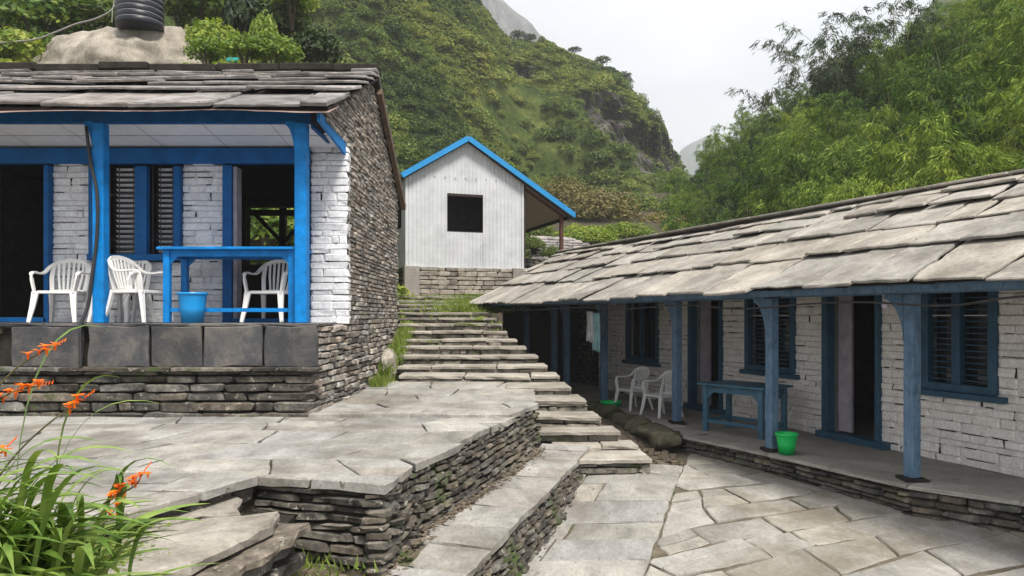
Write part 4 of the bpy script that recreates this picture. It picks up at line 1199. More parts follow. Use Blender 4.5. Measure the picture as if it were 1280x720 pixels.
for i in range(2, len(EDGE) - 1):
    a, b_ = EDGE[i], EDGE[i + 1]
    za = min(patio_z(*a), -1.97) - 0.1; zb = min(patio_z(*b_), -1.97) - 0.1
    pl += masonry((a[0], a[1], za), (b_[0], b_[1], zb), (a[0], a[1], FD - 0.03), (b_[0], b_[1], FD - 0.03), 0.062, 0.14, 0.42, thick=0.2, gap=0.010, proud=0.018, seed=400 + i, tilt=0.02)
dw = empty('deck_wall', (4, 8, -2), parent=lodge)
place_pieces(pl, 'stone', dw, 'drystone', 0.10, 0.15, 290)
rs = random.Random(8)
for i in range(2, len(EDGE) - 1):      # thin edge slabs on top of the deck wall
    a, b_ = Vector(EDGE[i]), Vector(EDGE[i + 1]); l = (b_ - a).length; n_ = max(1, round(l / 0.8))
    nv = Vector((-(b_ - a).y, (b_ - a).x)).normalized()
    for j in range(n_):
        p = a.lerp(b_, j / n_); q = a.lerp(b_, (j + 1) / n_)
        pg = [(p.x - nv.x * 0.04, p.y - nv.y * 0.04), (q.x - nv.x * 0.04, q.y - nv.y * 0.04), (q.x + nv.x * 0.42, q.y + nv.y * 0.42), (p.x + nv.x * 0.42, p.y + nv.y * 0.42)]
        mesh_obj('edge_slab', slab_mesh(inset(pg, 0.004), lambda x, y, e_=FD + 0.010 + 0.0035 * ((i + j) % 3): e_, 0.035, rs, 0.010, 'edge_slab', M['concrete']), dw)
# the long wall
rw = empty('front_wall', (5, 10, FD), parent=lodge)
B0 = wallp(D0) + ZU * FD; B1 = wallp(D1) + ZU * FD
wins = [(1153, 1247, 0.42, -0.90), (932, 994, 0.42, -0.90), (783, 823, 0.42, -0.98)]
doors = [(1030, 1101), (862, 903)]
ops = [(wu(a), wu(b_), z1, z0) for a, b_, z0, z1 in wins] + [(wu(a), wu(b_), -5, 0.42) for a, b_ in doors]
ops = [(a, b_, z0, z1) for a, b_, z0, z1 in ops]
pcs = masonry(B0, B1, B0 + ZU * 2.75, B1 + ZU * 2.75, 0.098, 0.16, 0.50, thick=0.16, gap=0.004, proud=0.009, seed=410, openings=ops, tilt=0.016, top=lambda u: 0.62)
whitewashed(pcs, rw, 'white_r', 72, 295)
def wall_block(u0, u1, z0, z1, dep0, dep1, name, mat, parent, bevel=0.0):
    """a box on the wall plane; depth measured inwards"""
    o = B0 - UD * u0; e = (u1 - u0)
    p0 = wallp(D0) - UD * u0; p1 = wallp(D0) - UD * u1
    mb = MB(); vs = []
    for z in (z0, z1):
        for (p, dd) in ((p0, dep0), (p1, dep0), (p1, dep1), (p0, dep1)): vs.append(p + VD * dd + ZU * z)
    mb.add(vs, [(0, 3, 2, 1), (4, 5, 6, 7), (0, 1, 5, 4), (1, 2, 6, 5), (2, 3, 7, 6), (3, 0, 4, 7)])
    return mb.build(name, mat, parent, bevel=bevel)
cuts = sorted([(a, b_, z0, z1) for a, b_, z0, z1 in ops])
u = 0.0
Ltot = (D0 - D1) * 1.0598
for (a, b_, z0, z1) in cuts:
    wall_block(u, a, FD, 1.05, 0.025, 0.30, 'mortar', M['white_back'], rw)
    if z0 > -4: wall_block(a, b_, FD, z0, 0.025, 0.30, 'mortar', M['white_back'], rw)
    wall_block(a, b_, 0.43, 1.05, 0.025, 0.30, 'mortar', M['white_back'], rw)
    u = b_
wall_block(u, Ltot, FD, 1.05, 0.025, 0.30, 'mortar', M['white_back'], rw)
# windows: frames, mullion, sill and thin slats
for k, (pa_, pb_, z1, z0) in enumerate(wins):
    a, b_ = wu(pa_), wu(pb_)
    fr = wall_block(a, a + 0.10, z0, z1, -0.03, 0.08, 'window_frame', M['blue_dark'], rw, 0.005)
    w_ = b_ - a
    wall_block(b_ - 0.10, b_, z0, z1, -0.03, 0.08, 'stile', M['blue_dark'], fr, 0.005)
    wall_block(a + 0.10, b_ - 0.10, z0, z0 + 0.09, -0.028, 0.078, 'bottom_rail', M['blue_dark'], fr, 0.005)
    wall_block(a + 0.10, b_ - 0.10, z1 - 0.08, z1, -0.028, 0.078, 'top_rail', M['blue_dark'], fr, 0.005)
    wall_block(a - 0.06, b_ + 0.12, z0 - 0.075, z0 - 0.003, -0.09, 0.08, 'sill', M['blue_dark'], fr, 0.006)
    mid = (a + b_) / 2 - 0.02
    wall_block(mid - 0.05, mid + 0.06, z0 + 0.09, z1 - 0.08, -0.026, 0.07, 'mullion', M['blue_dark'], fr, 0.005)
    for (x0, x1) in ((a + 0.10, mid - 0.05), (mid + 0.06, b_ - 0.10)):
        wall_block(x0, x1, z0 + 0.09, z1 - 0.08, 0.13, 0.15, 'backing', M['glass'], fr)
        zz = z0 + 0.13
        while zz < z1 - 0.1 and k < 2:
            wall_block(x0 + 0.01, x1 - 0.01, zz, zz + 0.012, 0.035, 0.085, 'slat', M['blue_dark'] if (round(zz * 20) % 9) else M['slatgrey'], fr)
            zz += 0.07
for k, (pa_, pb_) in enumerate(doors):
    a, b_ = wu(pa_), wu(pb_)
    fr = wall_block(a, a + 0.11, FD, 0.42, -0.05, 0.10, 'door_frame', M['blue_dark'], rw, 0.005)
    wall_block(b_ - 0.06, b_, FD, 0.42, -0.05, 0.10, 'jamb', M['blue_dark'], fr, 0.005)
    wall_block(a + 0.11, b_ - 0.06, 0.33, 0.42, -0.048, 0.098, 'lintel', M['blue_dark'], fr, 0.005)
    wall_block(a - 0.05, b_ + 0.16, FD, FD + 0.09, -0.12, 0.05, 'threshold', M['blue_dark'], fr, 0.005)
    wall_block(a + 0.11, a + (0.36 if k == 0 else 0.42), FD + 0.09, 0.33, 0.16, 0.20, 'inner_wall', M['inwall'], fr)
# dark rear shell of the lodge
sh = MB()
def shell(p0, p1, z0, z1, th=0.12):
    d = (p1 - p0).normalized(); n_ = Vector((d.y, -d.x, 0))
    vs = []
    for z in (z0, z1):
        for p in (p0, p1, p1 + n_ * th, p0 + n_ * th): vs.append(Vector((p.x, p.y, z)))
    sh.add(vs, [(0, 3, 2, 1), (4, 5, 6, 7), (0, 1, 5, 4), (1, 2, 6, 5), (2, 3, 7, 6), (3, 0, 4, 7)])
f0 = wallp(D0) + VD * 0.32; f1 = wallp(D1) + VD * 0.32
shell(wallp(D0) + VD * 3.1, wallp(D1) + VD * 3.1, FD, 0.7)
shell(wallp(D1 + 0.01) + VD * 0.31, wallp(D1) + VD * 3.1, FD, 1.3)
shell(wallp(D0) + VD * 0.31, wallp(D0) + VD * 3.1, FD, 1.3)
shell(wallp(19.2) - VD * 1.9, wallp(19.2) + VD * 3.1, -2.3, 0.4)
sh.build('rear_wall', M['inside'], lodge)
pb = []
for a_, b2 in ((wallp(19.25) + VD * 0.2, wallp(17.7) + VD * 0.2),): pb += masonry(a_ + ZU * FD, b2 + ZU * FD, a_ + ZU * 0.3, b2 + ZU * 0.3, 0.12, 0.2, 0.4, thick=0.2, seed=444)
place_pieces(pb, 'stone', rw, 'drystone', 0.1, 0.15, 20)
# posts with brackets
def postd(px, y): return 1.76 * F / (y - 395)
POSTS = [(4.25, 7.65), (3.365, 9.32), (2.685, 11.73), (1.84, 14.4), (1.22, 16.15), (0.98, 16.75), (0.36, 17.9)]
pr = empty('porch', (3, 10, FD), parent=lodge)
bd = Vector((POSTS[3][0] - POSTS[0][0], POSTS[3][1] - POSTS[0][1], 0)).normalized()
for (x, y) in POSTS:
    ang = math.atan2(bd.y, bd.x)
    mb = MB(); mb.box((0, 0, 0), (0.125, 0.125, 2.0 - 0.05))
    o = mb.build('post', M['blue_r'], pr, bevel=0.012)
    o.matrix_basis = Matrix.Translation((x, y, FD + 0.045 + (2.0 - 0.05) / 2)) @ Matrix.Rotation(ang, 4, 'Z')
    br_ = bracket(pr, (x + bd.x * 0.075, y + bd.y * 0.075, 0.235), (bd.x, bd.y, 0), 0.24, 0.50, 0.09, M['blue_r'])
    if y < 15:
        rr_ = random.Random(int(x * 100))
        mesh_obj('post_stone', slab_mesh([(x - .12, y - .12), (x + .12, y - .12), (x + .12, y + .12), (x - .12, y + .12)], lambda a, b_: FD + 0.05, 0.05, rr_, 0.012, 'post_stone', M['darkback']), pr)
pa0 = Vector((POSTS[0][0], POSTS[0][1], 0)) - bd * 3.2; pa1 = Vector((POSTS[6][0], POSTS[6][1], 0)) + bd * 0.5
MB().bar(pa0 + ZU * 0.30, pa1 + ZU * 0.30, 0.12, 0.13, ZU).build('beam', M['blue_r'], pr)
# roof
EO = Vector((4.29, 6.04, 0.255)); EV = Vector((-0.453, 1, 0)).normalized(); EQ = Vector((EV.y, -EV.x, 0))
SL = 0.50; Vr = (EQ + ZU * SL).normalized(); Nr = EV.cross(Vr); 
if Nr.z < 0: Nr = -Nr
cs = math.cos(math.atan(SL))
roofr = empty('roof', (4, 10, 1.0), parent=lodge)
rows = [0.0, 0.86, 1.5, 2.05, 2.48, 2.82]
UE0, UE1 = -2.4, 12.9
rs = random.Random(12)
Orr = EO.copy()
for k in range(len(rows) - 1):
    v0 = rows[k] / cs; v1 = min(rows[k + 1] / cs + 0.17, 2.84 / cs)
    u = UE0 - rs.uniform(0, 0.5); sk = 0.1
    uend = UE1 + 0.10 * k
    while u < uend - 0.1:
        w = rs.uniform(0.55, 0.95) if k == 0 else rs.uniform(0.45, 0.95)
        if u + w * 1.3 > uend: w = uend - u
        s2 = rs.uniform(-0.10, 0.16)
        vv = v0 - rs.uniform(-0.02, 0.05) - (0.05 if k == 0 else 0)
        poly = [(u + 0.018, vv), (u + w - 0.018, vv + rs.uniform(-.03, .03)), (u + w - 0.018 + s2, v1), (u + 0.018 + sk, v1)]
        # sag of the old roof
        dz = 0.03 * math.sin(u * 0.55 + 0.6) + 0.012 * math.sin(u * 1.9 + k)
        slate(Orr + ZU * dz, EV, Vr, Nr, poly, rs.uniform(0.020, 0.036), rs, 0.060 + rs.uniform(-.02, .03), 0.004, v0, v1, 'slate', M['slate_r'], roofr, 0.021)
        sk = s2; u += w
def rp_(u, v, n_=0.0): return EO + EV * u + Vr * v + Nr * n_
mb = MB(); V1 = 2.84 / cs
c_ = [rp_(UE0, 0.30, -0.03), rp_(UE1 - 0.1, 0.30, -0.03), rp_(UE1 + 0.4, V1, -0.03), rp_(UE0, V1, -0.03)]
mb.add(c_ + [p - ZU * 0.035 for p in c_], [(0, 1, 2, 3), (7, 6, 5, 4), (0, 4, 5, 1), (1, 5, 6, 2), (2, 6, 7, 3), (3, 7, 4, 0)])
r0, r1 = rp_(UE0, V1, -0.02), rp_(UE1 + 0.4, V1, -0.02)
e0, e1 = r0 + EQ * 3.0 - ZU * 1.5, r1 + EQ * 3.0 - ZU * 1.5
mb.add([r0, r1, e1, e0, r0 - ZU * .04, r1 - ZU * .04, e1 - ZU * .04, e0 - ZU * .04], [(3, 2, 1, 0), (4, 5, 6, 7), (0, 1, 5, 4), (1, 2, 6, 5), (2, 3, 7, 6), (3, 0, 4, 7)])
mb.build('roof_boards', M['darkwood'], roofr)
# rear slope covered in one sheet of slates
rear = MB()
for k in range(6):
    for j in range(18):
        u0 = UE0 + j * 0.86 + rs.uniform(-.05, .05); a = r0 + EV * (u0 - UE0) + (EQ * 2 - ZU) .normalized() * (k * 0.55)
        d_ = (EQ * 2 - ZU).normalized() * 0.62
        rear.add([a + ZU * .02, a + EV * .84 + ZU * .02, a + EV * .84 + d_ + ZU * .07, a + d_ + ZU * .07, a - ZU * .01, a + EV * .84 - ZU * .01, a + EV * .84 + d_ + ZU * .03, a + d_ + ZU * .03], [(0, 1, 2, 3), (7, 6, 5, 4), (2, 3, 7, 6), (0, 3, 7, 4), (1, 2, 6, 5)])
o = rear.build('rear_slates', M['slate_r'], roofr); o['kind'] = 'stuff'
u = UE0
while u < UE1 + 0.3:
    w = rs.uniform(0.6, 1.1)
    mesh = MB(); mesh.box((0, 0, 0), (w - 0.015, 0.42, 0.035))
    o = mesh.build('ridge_stone', M['slate_r'], roofr, bevel=0.008)
    a = math.atan2(EV.y, EV.x)
    o.matrix_basis = Matrix.Translation(rp_(u + w / 2, V1, 0.03) + EQ * 0.0) @ Matrix.Rotation(a, 4, 'Z') @ Matrix.Rotation(rs.uniform(-.02, .02) + 0.12, 4, 'X')
    u += w
# fascia board under the eave
MB().bar(rp_(UE0, 0.16, -0.06), rp_(UE1 - 0.3, 0.16, -0.06), 0.035, 0.07, ZU).build('fascia', M['blue_r'], roofr)
# rafters
for k in range(14):
    u = UE0 + 0.4 + k * 1.05
    MB().bar(rp_(u, 0.34, -0.105), rp_(u, V1 - 0.1, -0.105), 0.06, 0.08, Nr).build('rafter', M['darkwood'], roofr)
# cable slung under the eave, bulb
w0 = rp_(-1.9, 0.02, -0.10); pth = []
for (u, s) in ((-2.3, 0.0), (-0.9, 0.02), (0.05, 0.0), (0.7, -0.07), (1.6, -0.02), (2.4, -0.03), (3.4, -0.075), (4.6, -0.01), (6.0, -0.05), (7.4, -0.01), (9.5, -0.04), (12.0, 0.0)):
    pth.append(rp_(u, -0.01, -0.085) + ZU * (s - 0.01))
tag(MB().tube(smooth_path(pth, 5), 0.012, 6).build('cable', M['wire'], smooth=True), 'black cable slung along the eave of the slate lodge roof', 'cable')
bx = at(1106, 381, 8.6)
lamp = empty('light_bulb', bx, 0); tag(lamp, 'unlit frosted bulb hanging by the right blue post of the lodge', 'light bulb')
MB().lathe([(0.001, -0.045), (0.022, -0.04), (0.036, -0.02), (0.038, 0.0), (0.030, 0.022), (0.017, 0.042), (0.016, 0.05)], 16).build('globe', M['bulb'], lamp, smooth=True, local=True)
MB().lathe([(0.018, 0.048), (0.019, 0.09), (0.001, 0.092)], 12).build('socket', M['plastic'], lamp, smooth=True, local=True)
MB().tube([(0, 0, 0.09), (0.0, 0.0, 0.4)], 0.005, 6).build('cord', M['wire'], lamp, local=True)

# washing line with two cloths
ln = [Vector((1.80, 14.33, 0.14)), Vector((1.62, 13.92, 0.09)), Vector((1.44, 14.0, 0.10)), Vector((1.24, 16.1, 0.12))]
tag(MB().tube(smooth_path(ln), 0.006, 5).build('washing_line', M['wire']), 'thin washing line tied between two blue lodge posts', 'rope')
def cloth(x0, x1, y0, y1, zt, zb, mat, label, seed):
    rr = random.Random(seed); nu, nv = 14, 12; vs = []
    for j in range(nv + 1):
        for i in range(nu + 1):
            s = i / nu; t = j / nv
            p = Vector((x0 + (x1 - x0) * s, y0 + (y1 - y0) * s, zt + (zb - zt) * t))
            f = 0.035 * math.sin(s * 13 + seed) * (0.3 + t) + 0.02 * math.sin(s * 5 + t * 3 + seed)
            vs.append(p + Vector((0.4, -0.9, 0)) * f + Vector((0, 0, 0.02 * math.sin(s * 6) * t)))
    fs = [(j * (nu + 1) + i, j * (nu + 1) + i + 1, (j + 1) * (nu + 1) + i + 1, (j + 1) * (nu + 1) + i) for j in range(nv) for i in range(nu)]
    o = mesh_obj('hanging_cloth', new_mesh('hanging_cloth', vs, fs, mat, True))
    sm = o.modifiers.new('thick', 'SOLIDIFY'); sm.thickness = 0.006
    tag(o, label, 'cloth', 'cloths on the washing line')
cloth(1.44, 1.56, 14.0, 13.95, 0.10, -0.50, M['cloth_w'], 'white cloth hanging at the left of the washing line', 1)
cloth(1.55, 1.68, 13.93, 13.86, 0.06, -0.68, M['cloth_c'], 'pale cyan cloth hanging beside the blue post', 2)

# ================================================================ TIN SHED
shed = empty('tin_shed', (-3.0, 20.5, 0.5)); tag(shed, 'white corrugated tin shed with blue roof edges at the top of the stairs', 'shed')
SO = Vector((-3.007, 20.5, 0)); SV = Vector((0.9456, 0.3255, 0)); SU = Vector((-0.3255, 0.9456, 0)); SW = 3.51; SD = 4.5
def sp(s, t, z): return SO + SV * s + SU * t + ZU * z
def shed_top(s): return 5.18 - 0.620 * abs(s - 1.77)
def tin_panel(s0, s1, zb, zt, t, parent, name='tin_panel', flip=1, along=None):
    xs = []; s = s0; vs = []; k = 0
    prof = ((0.0, 0.0), (0.055, 0.0), (0.07, 0.014), (0.095, 0.014), (0.11, 0.0))
    pts = []
    s = s0
    while s < s1 - 0.005:
        for (a, h) in prof[:-1]:
            if s + a < s1: pts.append((s + a, h))
        s += 0.118
    pts.append((s1, 0.0))
    for (s, h) in pts:
        z1 = zt(s) if callable(zt) else zt
        if along is None: a = sp(s, t - h, zb); b_ = sp(s, t - h, z1)
        else: a = sp(along - h, s, zb); b_ = sp(along - h, s, z1)
        vs += [a, b_]
    o = mesh_obj(name, new_mesh(name, vs, [(2 * i, 2 * i + 2, 2 * i + 3, 2 * i + 1) for i in range(len(pts) - 1)], M['tin']), parent)
    m = o.modifiers.new('thick', 'SOLIDIFY'); m.thickness = 0.008
    return o
w0_, w1_ = 1.19, 2.28
tin_panel(0.0, w0_, 1.42, lambda s: shed_top(s) - 0.06, 0.0, shed)
tin_panel(w0_, w1_, 1.42, 2.45, 0.012, shed)
tin_panel(w0_, w1_, 3.57, lambda s: shed_top(s) - 0.06, 0.012, shed)
tin_panel(w1_, SW, 1.42, lambda s: shed_top(s) - 0.06, 0.0, shed)
tin_panel(0.0, 0.7, 1.42, 4.03, 0, shed, along=0.0)
tin_panel(0.7, 1.7, 1.42, 2.6, 0, shed, along=0.0)
tin_panel(0.7, 1.7, 3.6, 4.03, 0, shed, along=0.0)
tin_panel(1.7, SD, 1.42, 4.03, 0, shed, along=0.0)
mb = MB()
def sbox(mb, s0, s1, t0, t1, z0, z1):
    vs = [sp(s, t, z) for z in (z0, z1) for (s, t) in ((s0, t0), (s1, t0), (s1, t1), (s0, t1))]
    mb.add(vs, [(0, 3, 2, 1), (4, 5, 6, 7), (0, 1, 5, 4), (1, 2, 6, 5), (2, 3, 7, 6), (3, 0, 4, 7)]); return mb
sbox(mb, SW - 0.01, SW + 0.02, 0.03, SD, 1.42, 4.05); sbox(mb, 0, SW, SD, SD + 0.03, 1.42, 4.05)
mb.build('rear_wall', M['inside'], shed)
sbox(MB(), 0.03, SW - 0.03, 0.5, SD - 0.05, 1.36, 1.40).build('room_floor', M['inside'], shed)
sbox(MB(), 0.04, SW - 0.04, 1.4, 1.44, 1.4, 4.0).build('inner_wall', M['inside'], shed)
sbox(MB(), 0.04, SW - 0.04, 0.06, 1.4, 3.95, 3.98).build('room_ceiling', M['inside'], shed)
wf = sbox(MB(), w0_ - 0.03, w0_ + 0.02, 0.015, 0.07, 2.45, 3.57); sbox(wf, w1_ - 0.02, w1_ + 0.03, 0.015, 0.07, 2.45, 3.57); sbox(wf, w0_ + .02, w1_ - .02, 0.015, 0.07, 2.43, 2.48); sbox(wf, w0_ + .02, w1_ - .02, 0.015, 0.07, 3.50, 3.57)
wf.build('window_frame', M['darkwood'], shed)
for (s0, s1) in ((-0.035, 0.035), (SW - 0.03, SW + 0.035)): sbox(MB(), s0, s1, -0.035, 0.03, 1.40, 4.03 if s0 < 0 else 4.02).build('corner_trim', M['tin'], shed)
sbox(MB(), w1_ - 0.0, w1_ + 0.015, -0.022, 0.0, 1.42, 2.45).build('panel_seam', M['tin'], shed)
sbox(MB(), 0.03, SW - 0.03, -0.025, -0.002, 1.40, 1.44).build('base_trim', M['tin'], shed)
scr = MB()
for i in range(11):
    s = 0.2 + i * 0.31
    sbox(scr, s - 0.013, s + 0.013, -0.03, -0.005, 4.02 - 0.013 - (0.0 if 0.5 < s < 3 else 0.13), 4.02 + 0.013 - (0.0 if 0.5 < s < 3 else 0.13))
o = scr.build('screws', M['pipe'], shed); o['kind'] = 'stuff'
# plinth
plh = sbox(MB(), 0.0, SW + 0.0, -0.02, SD, 0.2, 1.40).build('plinth', M['darkback'], shed)
pp = masonry(sp(0.35, -0.09, 0.35), sp(SW - 0.35, -0.09, 0.35), sp(0.35, -0.09, 1.395), sp(SW - 0.35, -0.09, 1.395), 0.125, 0.22, 0.6, thick=0.14, gap=0.012, proud=0.012, seed=510)
place_pieces(pp, 'stone', plh, 'shedstone', 0.08, 0.12, 200)
pp = masonry(sp(-0.05, 2.5, 0.35), sp(-0.05, 0.0, 0.35), sp(-0.05, 2.5, 1.395), sp(-0.05, 0.0, 1.395), 0.125, 0.22, 0.5, thick=0.14, gap=0.012, proud=0.012, seed=511)
place_pieces(pp, 'stone', plh, 'drystone', 0.08, 0.12, 60)
for (s0, s1) in ((-0.08, 0.36), (SW - 0.34, SW + 0.12)):
    sbox(MB(), s0, s1, -0.13, 0.2, 0.2, 1.43).build('pillar', M['plaster'], plh, bevel=0.02)
# roof: two slopes with blue edge trim; the translucent right one runs on over the porch
sroof = empty('roof', sp(1.77, 2, 5.1), parent=shed)
for (sa, sb) in ((1.77, -0.17), (1.77, 5.12)):
    za, zb_ = 5.20, 5.20 - 0.620 * abs(sb - 1.77)
    vs = [sp(sa, -0.22, za), sp(sb, -0.22, zb_), sp(sb, SD + 0.2, zb_), sp(sa, SD + 0.2, za)]
    vs += [p - ZU * 0.03 for p in vs]
    MB().add(vs, [(0, 1, 2, 3), (7, 6, 5, 4), (0, 4, 5, 1), (1, 5, 6, 2), (2, 6, 7, 3), (3, 7, 4, 0)]).build('roof_sheet', M['translucent'] if sb > 3 else M['tin'], sroof)
    MB().bar(sp(sa, -0.235, za - 0.045), sp(sb, -0.235, zb_ - 0.045), 0.03, 0.15, ZU).build('edge_trim', M['bluetrim'], sroof)
    MB().bar(sp(sa, -0.15, za - 0.12), sp(sb * 0.985, -0.15, zb_ - 0.13), 0.05, 0.06, ZU).build('rafter', M['darkwood'], sroof)
MB().bar(sp(5.13, -0.24, 3.07), sp(5.13, SD + 0.2, 3.07), 0.03, 0.13, ZU).build('eave_trim', M['bluetrim'], sroof)
vs = [sp(SW + 0.04, -0.1, 4.02), sp(5.05, -0.1, 3.06), sp(5.05, SD + 0.1, 3.06), sp(SW + 0.04, SD + 0.1, 4.02)]
MB().add(vs + [p + ZU * 0.02 for p in vs], [(3, 2, 1, 0), (4, 5, 6, 7), (0, 1, 5, 4), (1, 2, 6, 5), (2, 3, 7, 6), (3, 0, 4, 7)]).build('soffit', M['translucent'], sroof)
MB().bar(sp(5.0, -0.05, 3.02), sp(5.0, SD, 3.02), 0.07, 0.09, ZU).build('eave_beam', M['darkwood'], shed)
for t_ in (0.05,):
    MB().bar(sp(4.80, t_, 0.7), sp(4.80, t_, 3.12), 0.10, 0.10, SV).build('porch_post', M['redwood'], shed)
MB().bar(sp(SW + 0.06, 0.05, 1.0), sp(SW + 0.06, 0.05, 3.95), 0.09, 0.09, SV).build('porch_post', M['darkwood'], shed)
MB().bar(sp(SW + 0.05, 0.05, 3.86), sp(4.8, 0.05, 3.1), 0.06, 0.07, ZU).build('porch_tie', M['redwood'], shed)

# low terrace wall and stone roofed hut behind the shed
tw = empty('field_wall', (1.5, 26, 1.0)); tag(tw, 'low stone wall behind the porch of the tin shed', 'wall')
pp = masonry((0.2, 25.0, 0.9), (3.2, 26.2, 0.9), (0.2, 25.0, 2.08), (3.2, 26.2, 1.75), 0.12, 0.25, 0.7, thick=0.25, gap=0.016, proud=0.03, seed=520, tilt=0.03)
place_pieces(pp, 'stone', tw, 'drystone', 0.1, 0.14, 120)
MB().prism([(0.2, 25.1), (3.2, 26.3), (3.1, 26.9), (0.1, 25.7)], 0.3, lambda p: 2.04 - 0.11 * (p[0] - 0.2)).build('wall_core', M['darkback'], tw)
hut = empty('stone_hut', (2.5, 29, 2.0)); tag(hut, 'small stone hut roof of stacked slates behind the shed', 'hut')
rs = random.Random(31)
HU = Vector((0.96, 0.28, 0)); HV = Vector((-0.22, 0.75, 0.62)).normalized(); HN = HU.cross(HV).normalized()
if HN.z < 0: HN = -HN
HO = at(668, 330, 27.0)
for k in range(9):
    u = -0.1 + 0.05 * k; 
    while u < 2.9 - 0.11 * k:
        w = rs.uniform(0.35, 0.8)
        slate(HO, HU, HV, HN, [(u, k * 0.2), (u + w - .02, k * 0.2 + rs.uniform(-.03, .03)), (u + w - .02, k * 0.2 + 0.3), (u, k * 0.2 + 0.3)], 0.05, rs, 0.07, 0.01, k * 0.2, k * 0.2 + 0.3, 'slate', M['slate_l'], hut, 0.02)
        u += w
MB().add([HO, HO + HU * 2.8, HO + HU * 2.2 + HV * 1.9, HO + HV * 1.9 + HU * 0.4, HO - ZU * 1.6, HO + HU * 2.8 - ZU * 1.6, HO + HU * 2.2 + HV * 1.9 - ZU * 2.6, HO + HU * .4 + HV * 1.9 - ZU * 2.6],
         [(0, 1, 2, 3), (7, 6, 5, 4), (0, 4, 5, 1), (1, 5, 6, 2), (2, 6, 7, 3), (3, 7, 4, 0)]).build('walls', M['gable'], hut)

# ================================================================ FURNITURE
def make_chair():
    root = empty('plastic_chair')
    sm = M['plastic']
    # seat
    mb = MB(); out = []
    for (x, y) in ((-0.20, -0.21), (0.20, -0.21), (0.235, -0.05), (0.225, 0.19), (-0.225, 0.19), (-0.235, -0.05)): out.append((x, y))
    n = len(out)
    vs = [(x, y, 0.415) for x, y in out] + [(x * 0.9, y * 0.88, 0.40) for x, y in out] + [(x, y, 0.375) for x, y in out]
    fs = [tuple(range(n, 2 * n))] + [(i, (i + 1) % n, n + (i + 1) % n, n + i) for i in range(n)] + [(i, 2 * n + i, 2 * n + (i + 1) % n, (i + 1) % n) for i in range(n)] + [tuple(range(2 * n, 3 * n))[::-1]]
    mb.add(vs, fs).build('seat', sm, root, local=True, bevel=0.004)
    for s in (-1, 1):
        # front leg, rising to the armrest
        mb = MB(); mb.sweep([(s * 0.275, -0.275, 0.0), (s * 0.245, -0.235, 0.2), (s * 0.225, -0.20, 0.40)], [0.045, 0.065, 0.085], [0.03, 0.035, 0.04], (0, 1, 0))
        mb.build('leg', sm, root, local=True, bevel=0.006)
        mb = MB(); mb.sweep([(s * 0.27, 0.30, 0.0), (s * 0.235, 0.245, 0.2), (s * 0.215, 0.20, 0.41)], [0.04, 0.055, 0.07], [0.03, 0.035, 0.04], (0, 1, 0))
        mb.build('leg', sm, root, local=True, bevel=0.006)
        mb = MB(); pth = smooth_path([(s * 0.235, -0.20, 0.38), (s * 0.262, -0.205, 0.52), (s * 0.275, -0.20, 0.625), (s * 0.285, -0.12, 0.655), (s * 0.285, 0.02, 0.645), (s * 0.275, 0.14, 0.665), (s * 0.25, 0.215, 0.735), (s * 0.20, 0.262, 0.79)], 4)
        w = [0.075 if i < 8 else 0.052 for i in range(len(pth))]
        mb.sweep(pth, [0.022] * 8 + [0.05] * (len(pth) - 8), [0.07] * 6 + [0.05, 0.035] + [0.022] * (len(pth) - 8), (0, 0.3, 1) if False else (0, -1, 0.45))
        mb.build('armrest', sm, root, local=True, bevel=0.003)
    # back: top rail, bottom rail, side rails, slats
    top = smooth_path([(-0.215, 0.25, 0.775), (-0.14, 0.285, 0.815), (0, 0.30, 0.835), (0.14, 0.285, 0.815), (0.215, 0.25, 0.775)], 4)
    mb = MB(); mb.sweep(top, 0.016, 0.05, (0, 0, 1))
    mb.sweep(smooth_path([(-0.20, 0.185, 0.41), (0, 0.215, 0.42), (0.20, 0.185, 0.41)], 4), 0.016, 0.05, (0, 0, 1))
    for s in (-1, 1): mb.sweep([(s * 0.205, 0.19, 0.42), (s * 0.225, 0.225, 0.6), (s * 0.212, 0.252, 0.775)], 0.055, 0.014, (0, 1, 0))
    back = mb.build('backrest', sm, root, local=True)
    for k in range(6):
        f = (k - 2.5) / 2.5
        xb, xt = f * 0.115, f * 0.155
        mb = MB(); mb.sweep([(xb, 0.212 - abs(f) * 0.01, 0.43), (xt * 0.95, 0.255 - abs(f) * 0.008, 0.62), (xt, 0.292 - abs(f) * 0.012, 0.81)], [0.026, 0.03, 0.032], 0.010, (0, 1, 0))
        mb.build('slat', sm, back, local=True)
    return root
ch0 = make_chair()
def put_chair(src, x, y, z, rz, label, group):
    o = src if src is not None else copy_tree(ch0)
    o.location = (x, y, z); o.rotation_euler = (0, 0, R(rz)); k_ = 1.05 if x < 0 else 0.93; o.scale = (k_, k_, k_)
    tag(o, label, 'chair', group); return o
GC = 'white plastic chairs on the blue porch'; GD = 'white plastic chairs under the slate lodge roof'
PZ = ZF + 0.034
put_chair(ch0, -6.22, 9.95, PZ, 8, 'white plastic armchair left of the left blue porch post', GC)
put_chair(None, -5.42, 10.02, PZ, -10, 'white plastic chair facing forwards partly hidden behind the blue post', GC)
put_chair(None, -4.98, 9.62, PZ, 80, 'white plastic chair turned sideways beside the blue table', GC)
put_chair(None, -3.34, 10.0, PZ, -8, 'white plastic chair under the right end of the blue table', GC)
put_chair(None, 2.28, 13.6, FD, -62, 'white plastic chair nearer the dark window, left of its pair', GD)
put_chair(None, 2.62, 12.65, FD, -62, 'white plastic chair closest to the second blue lodge post', GD)

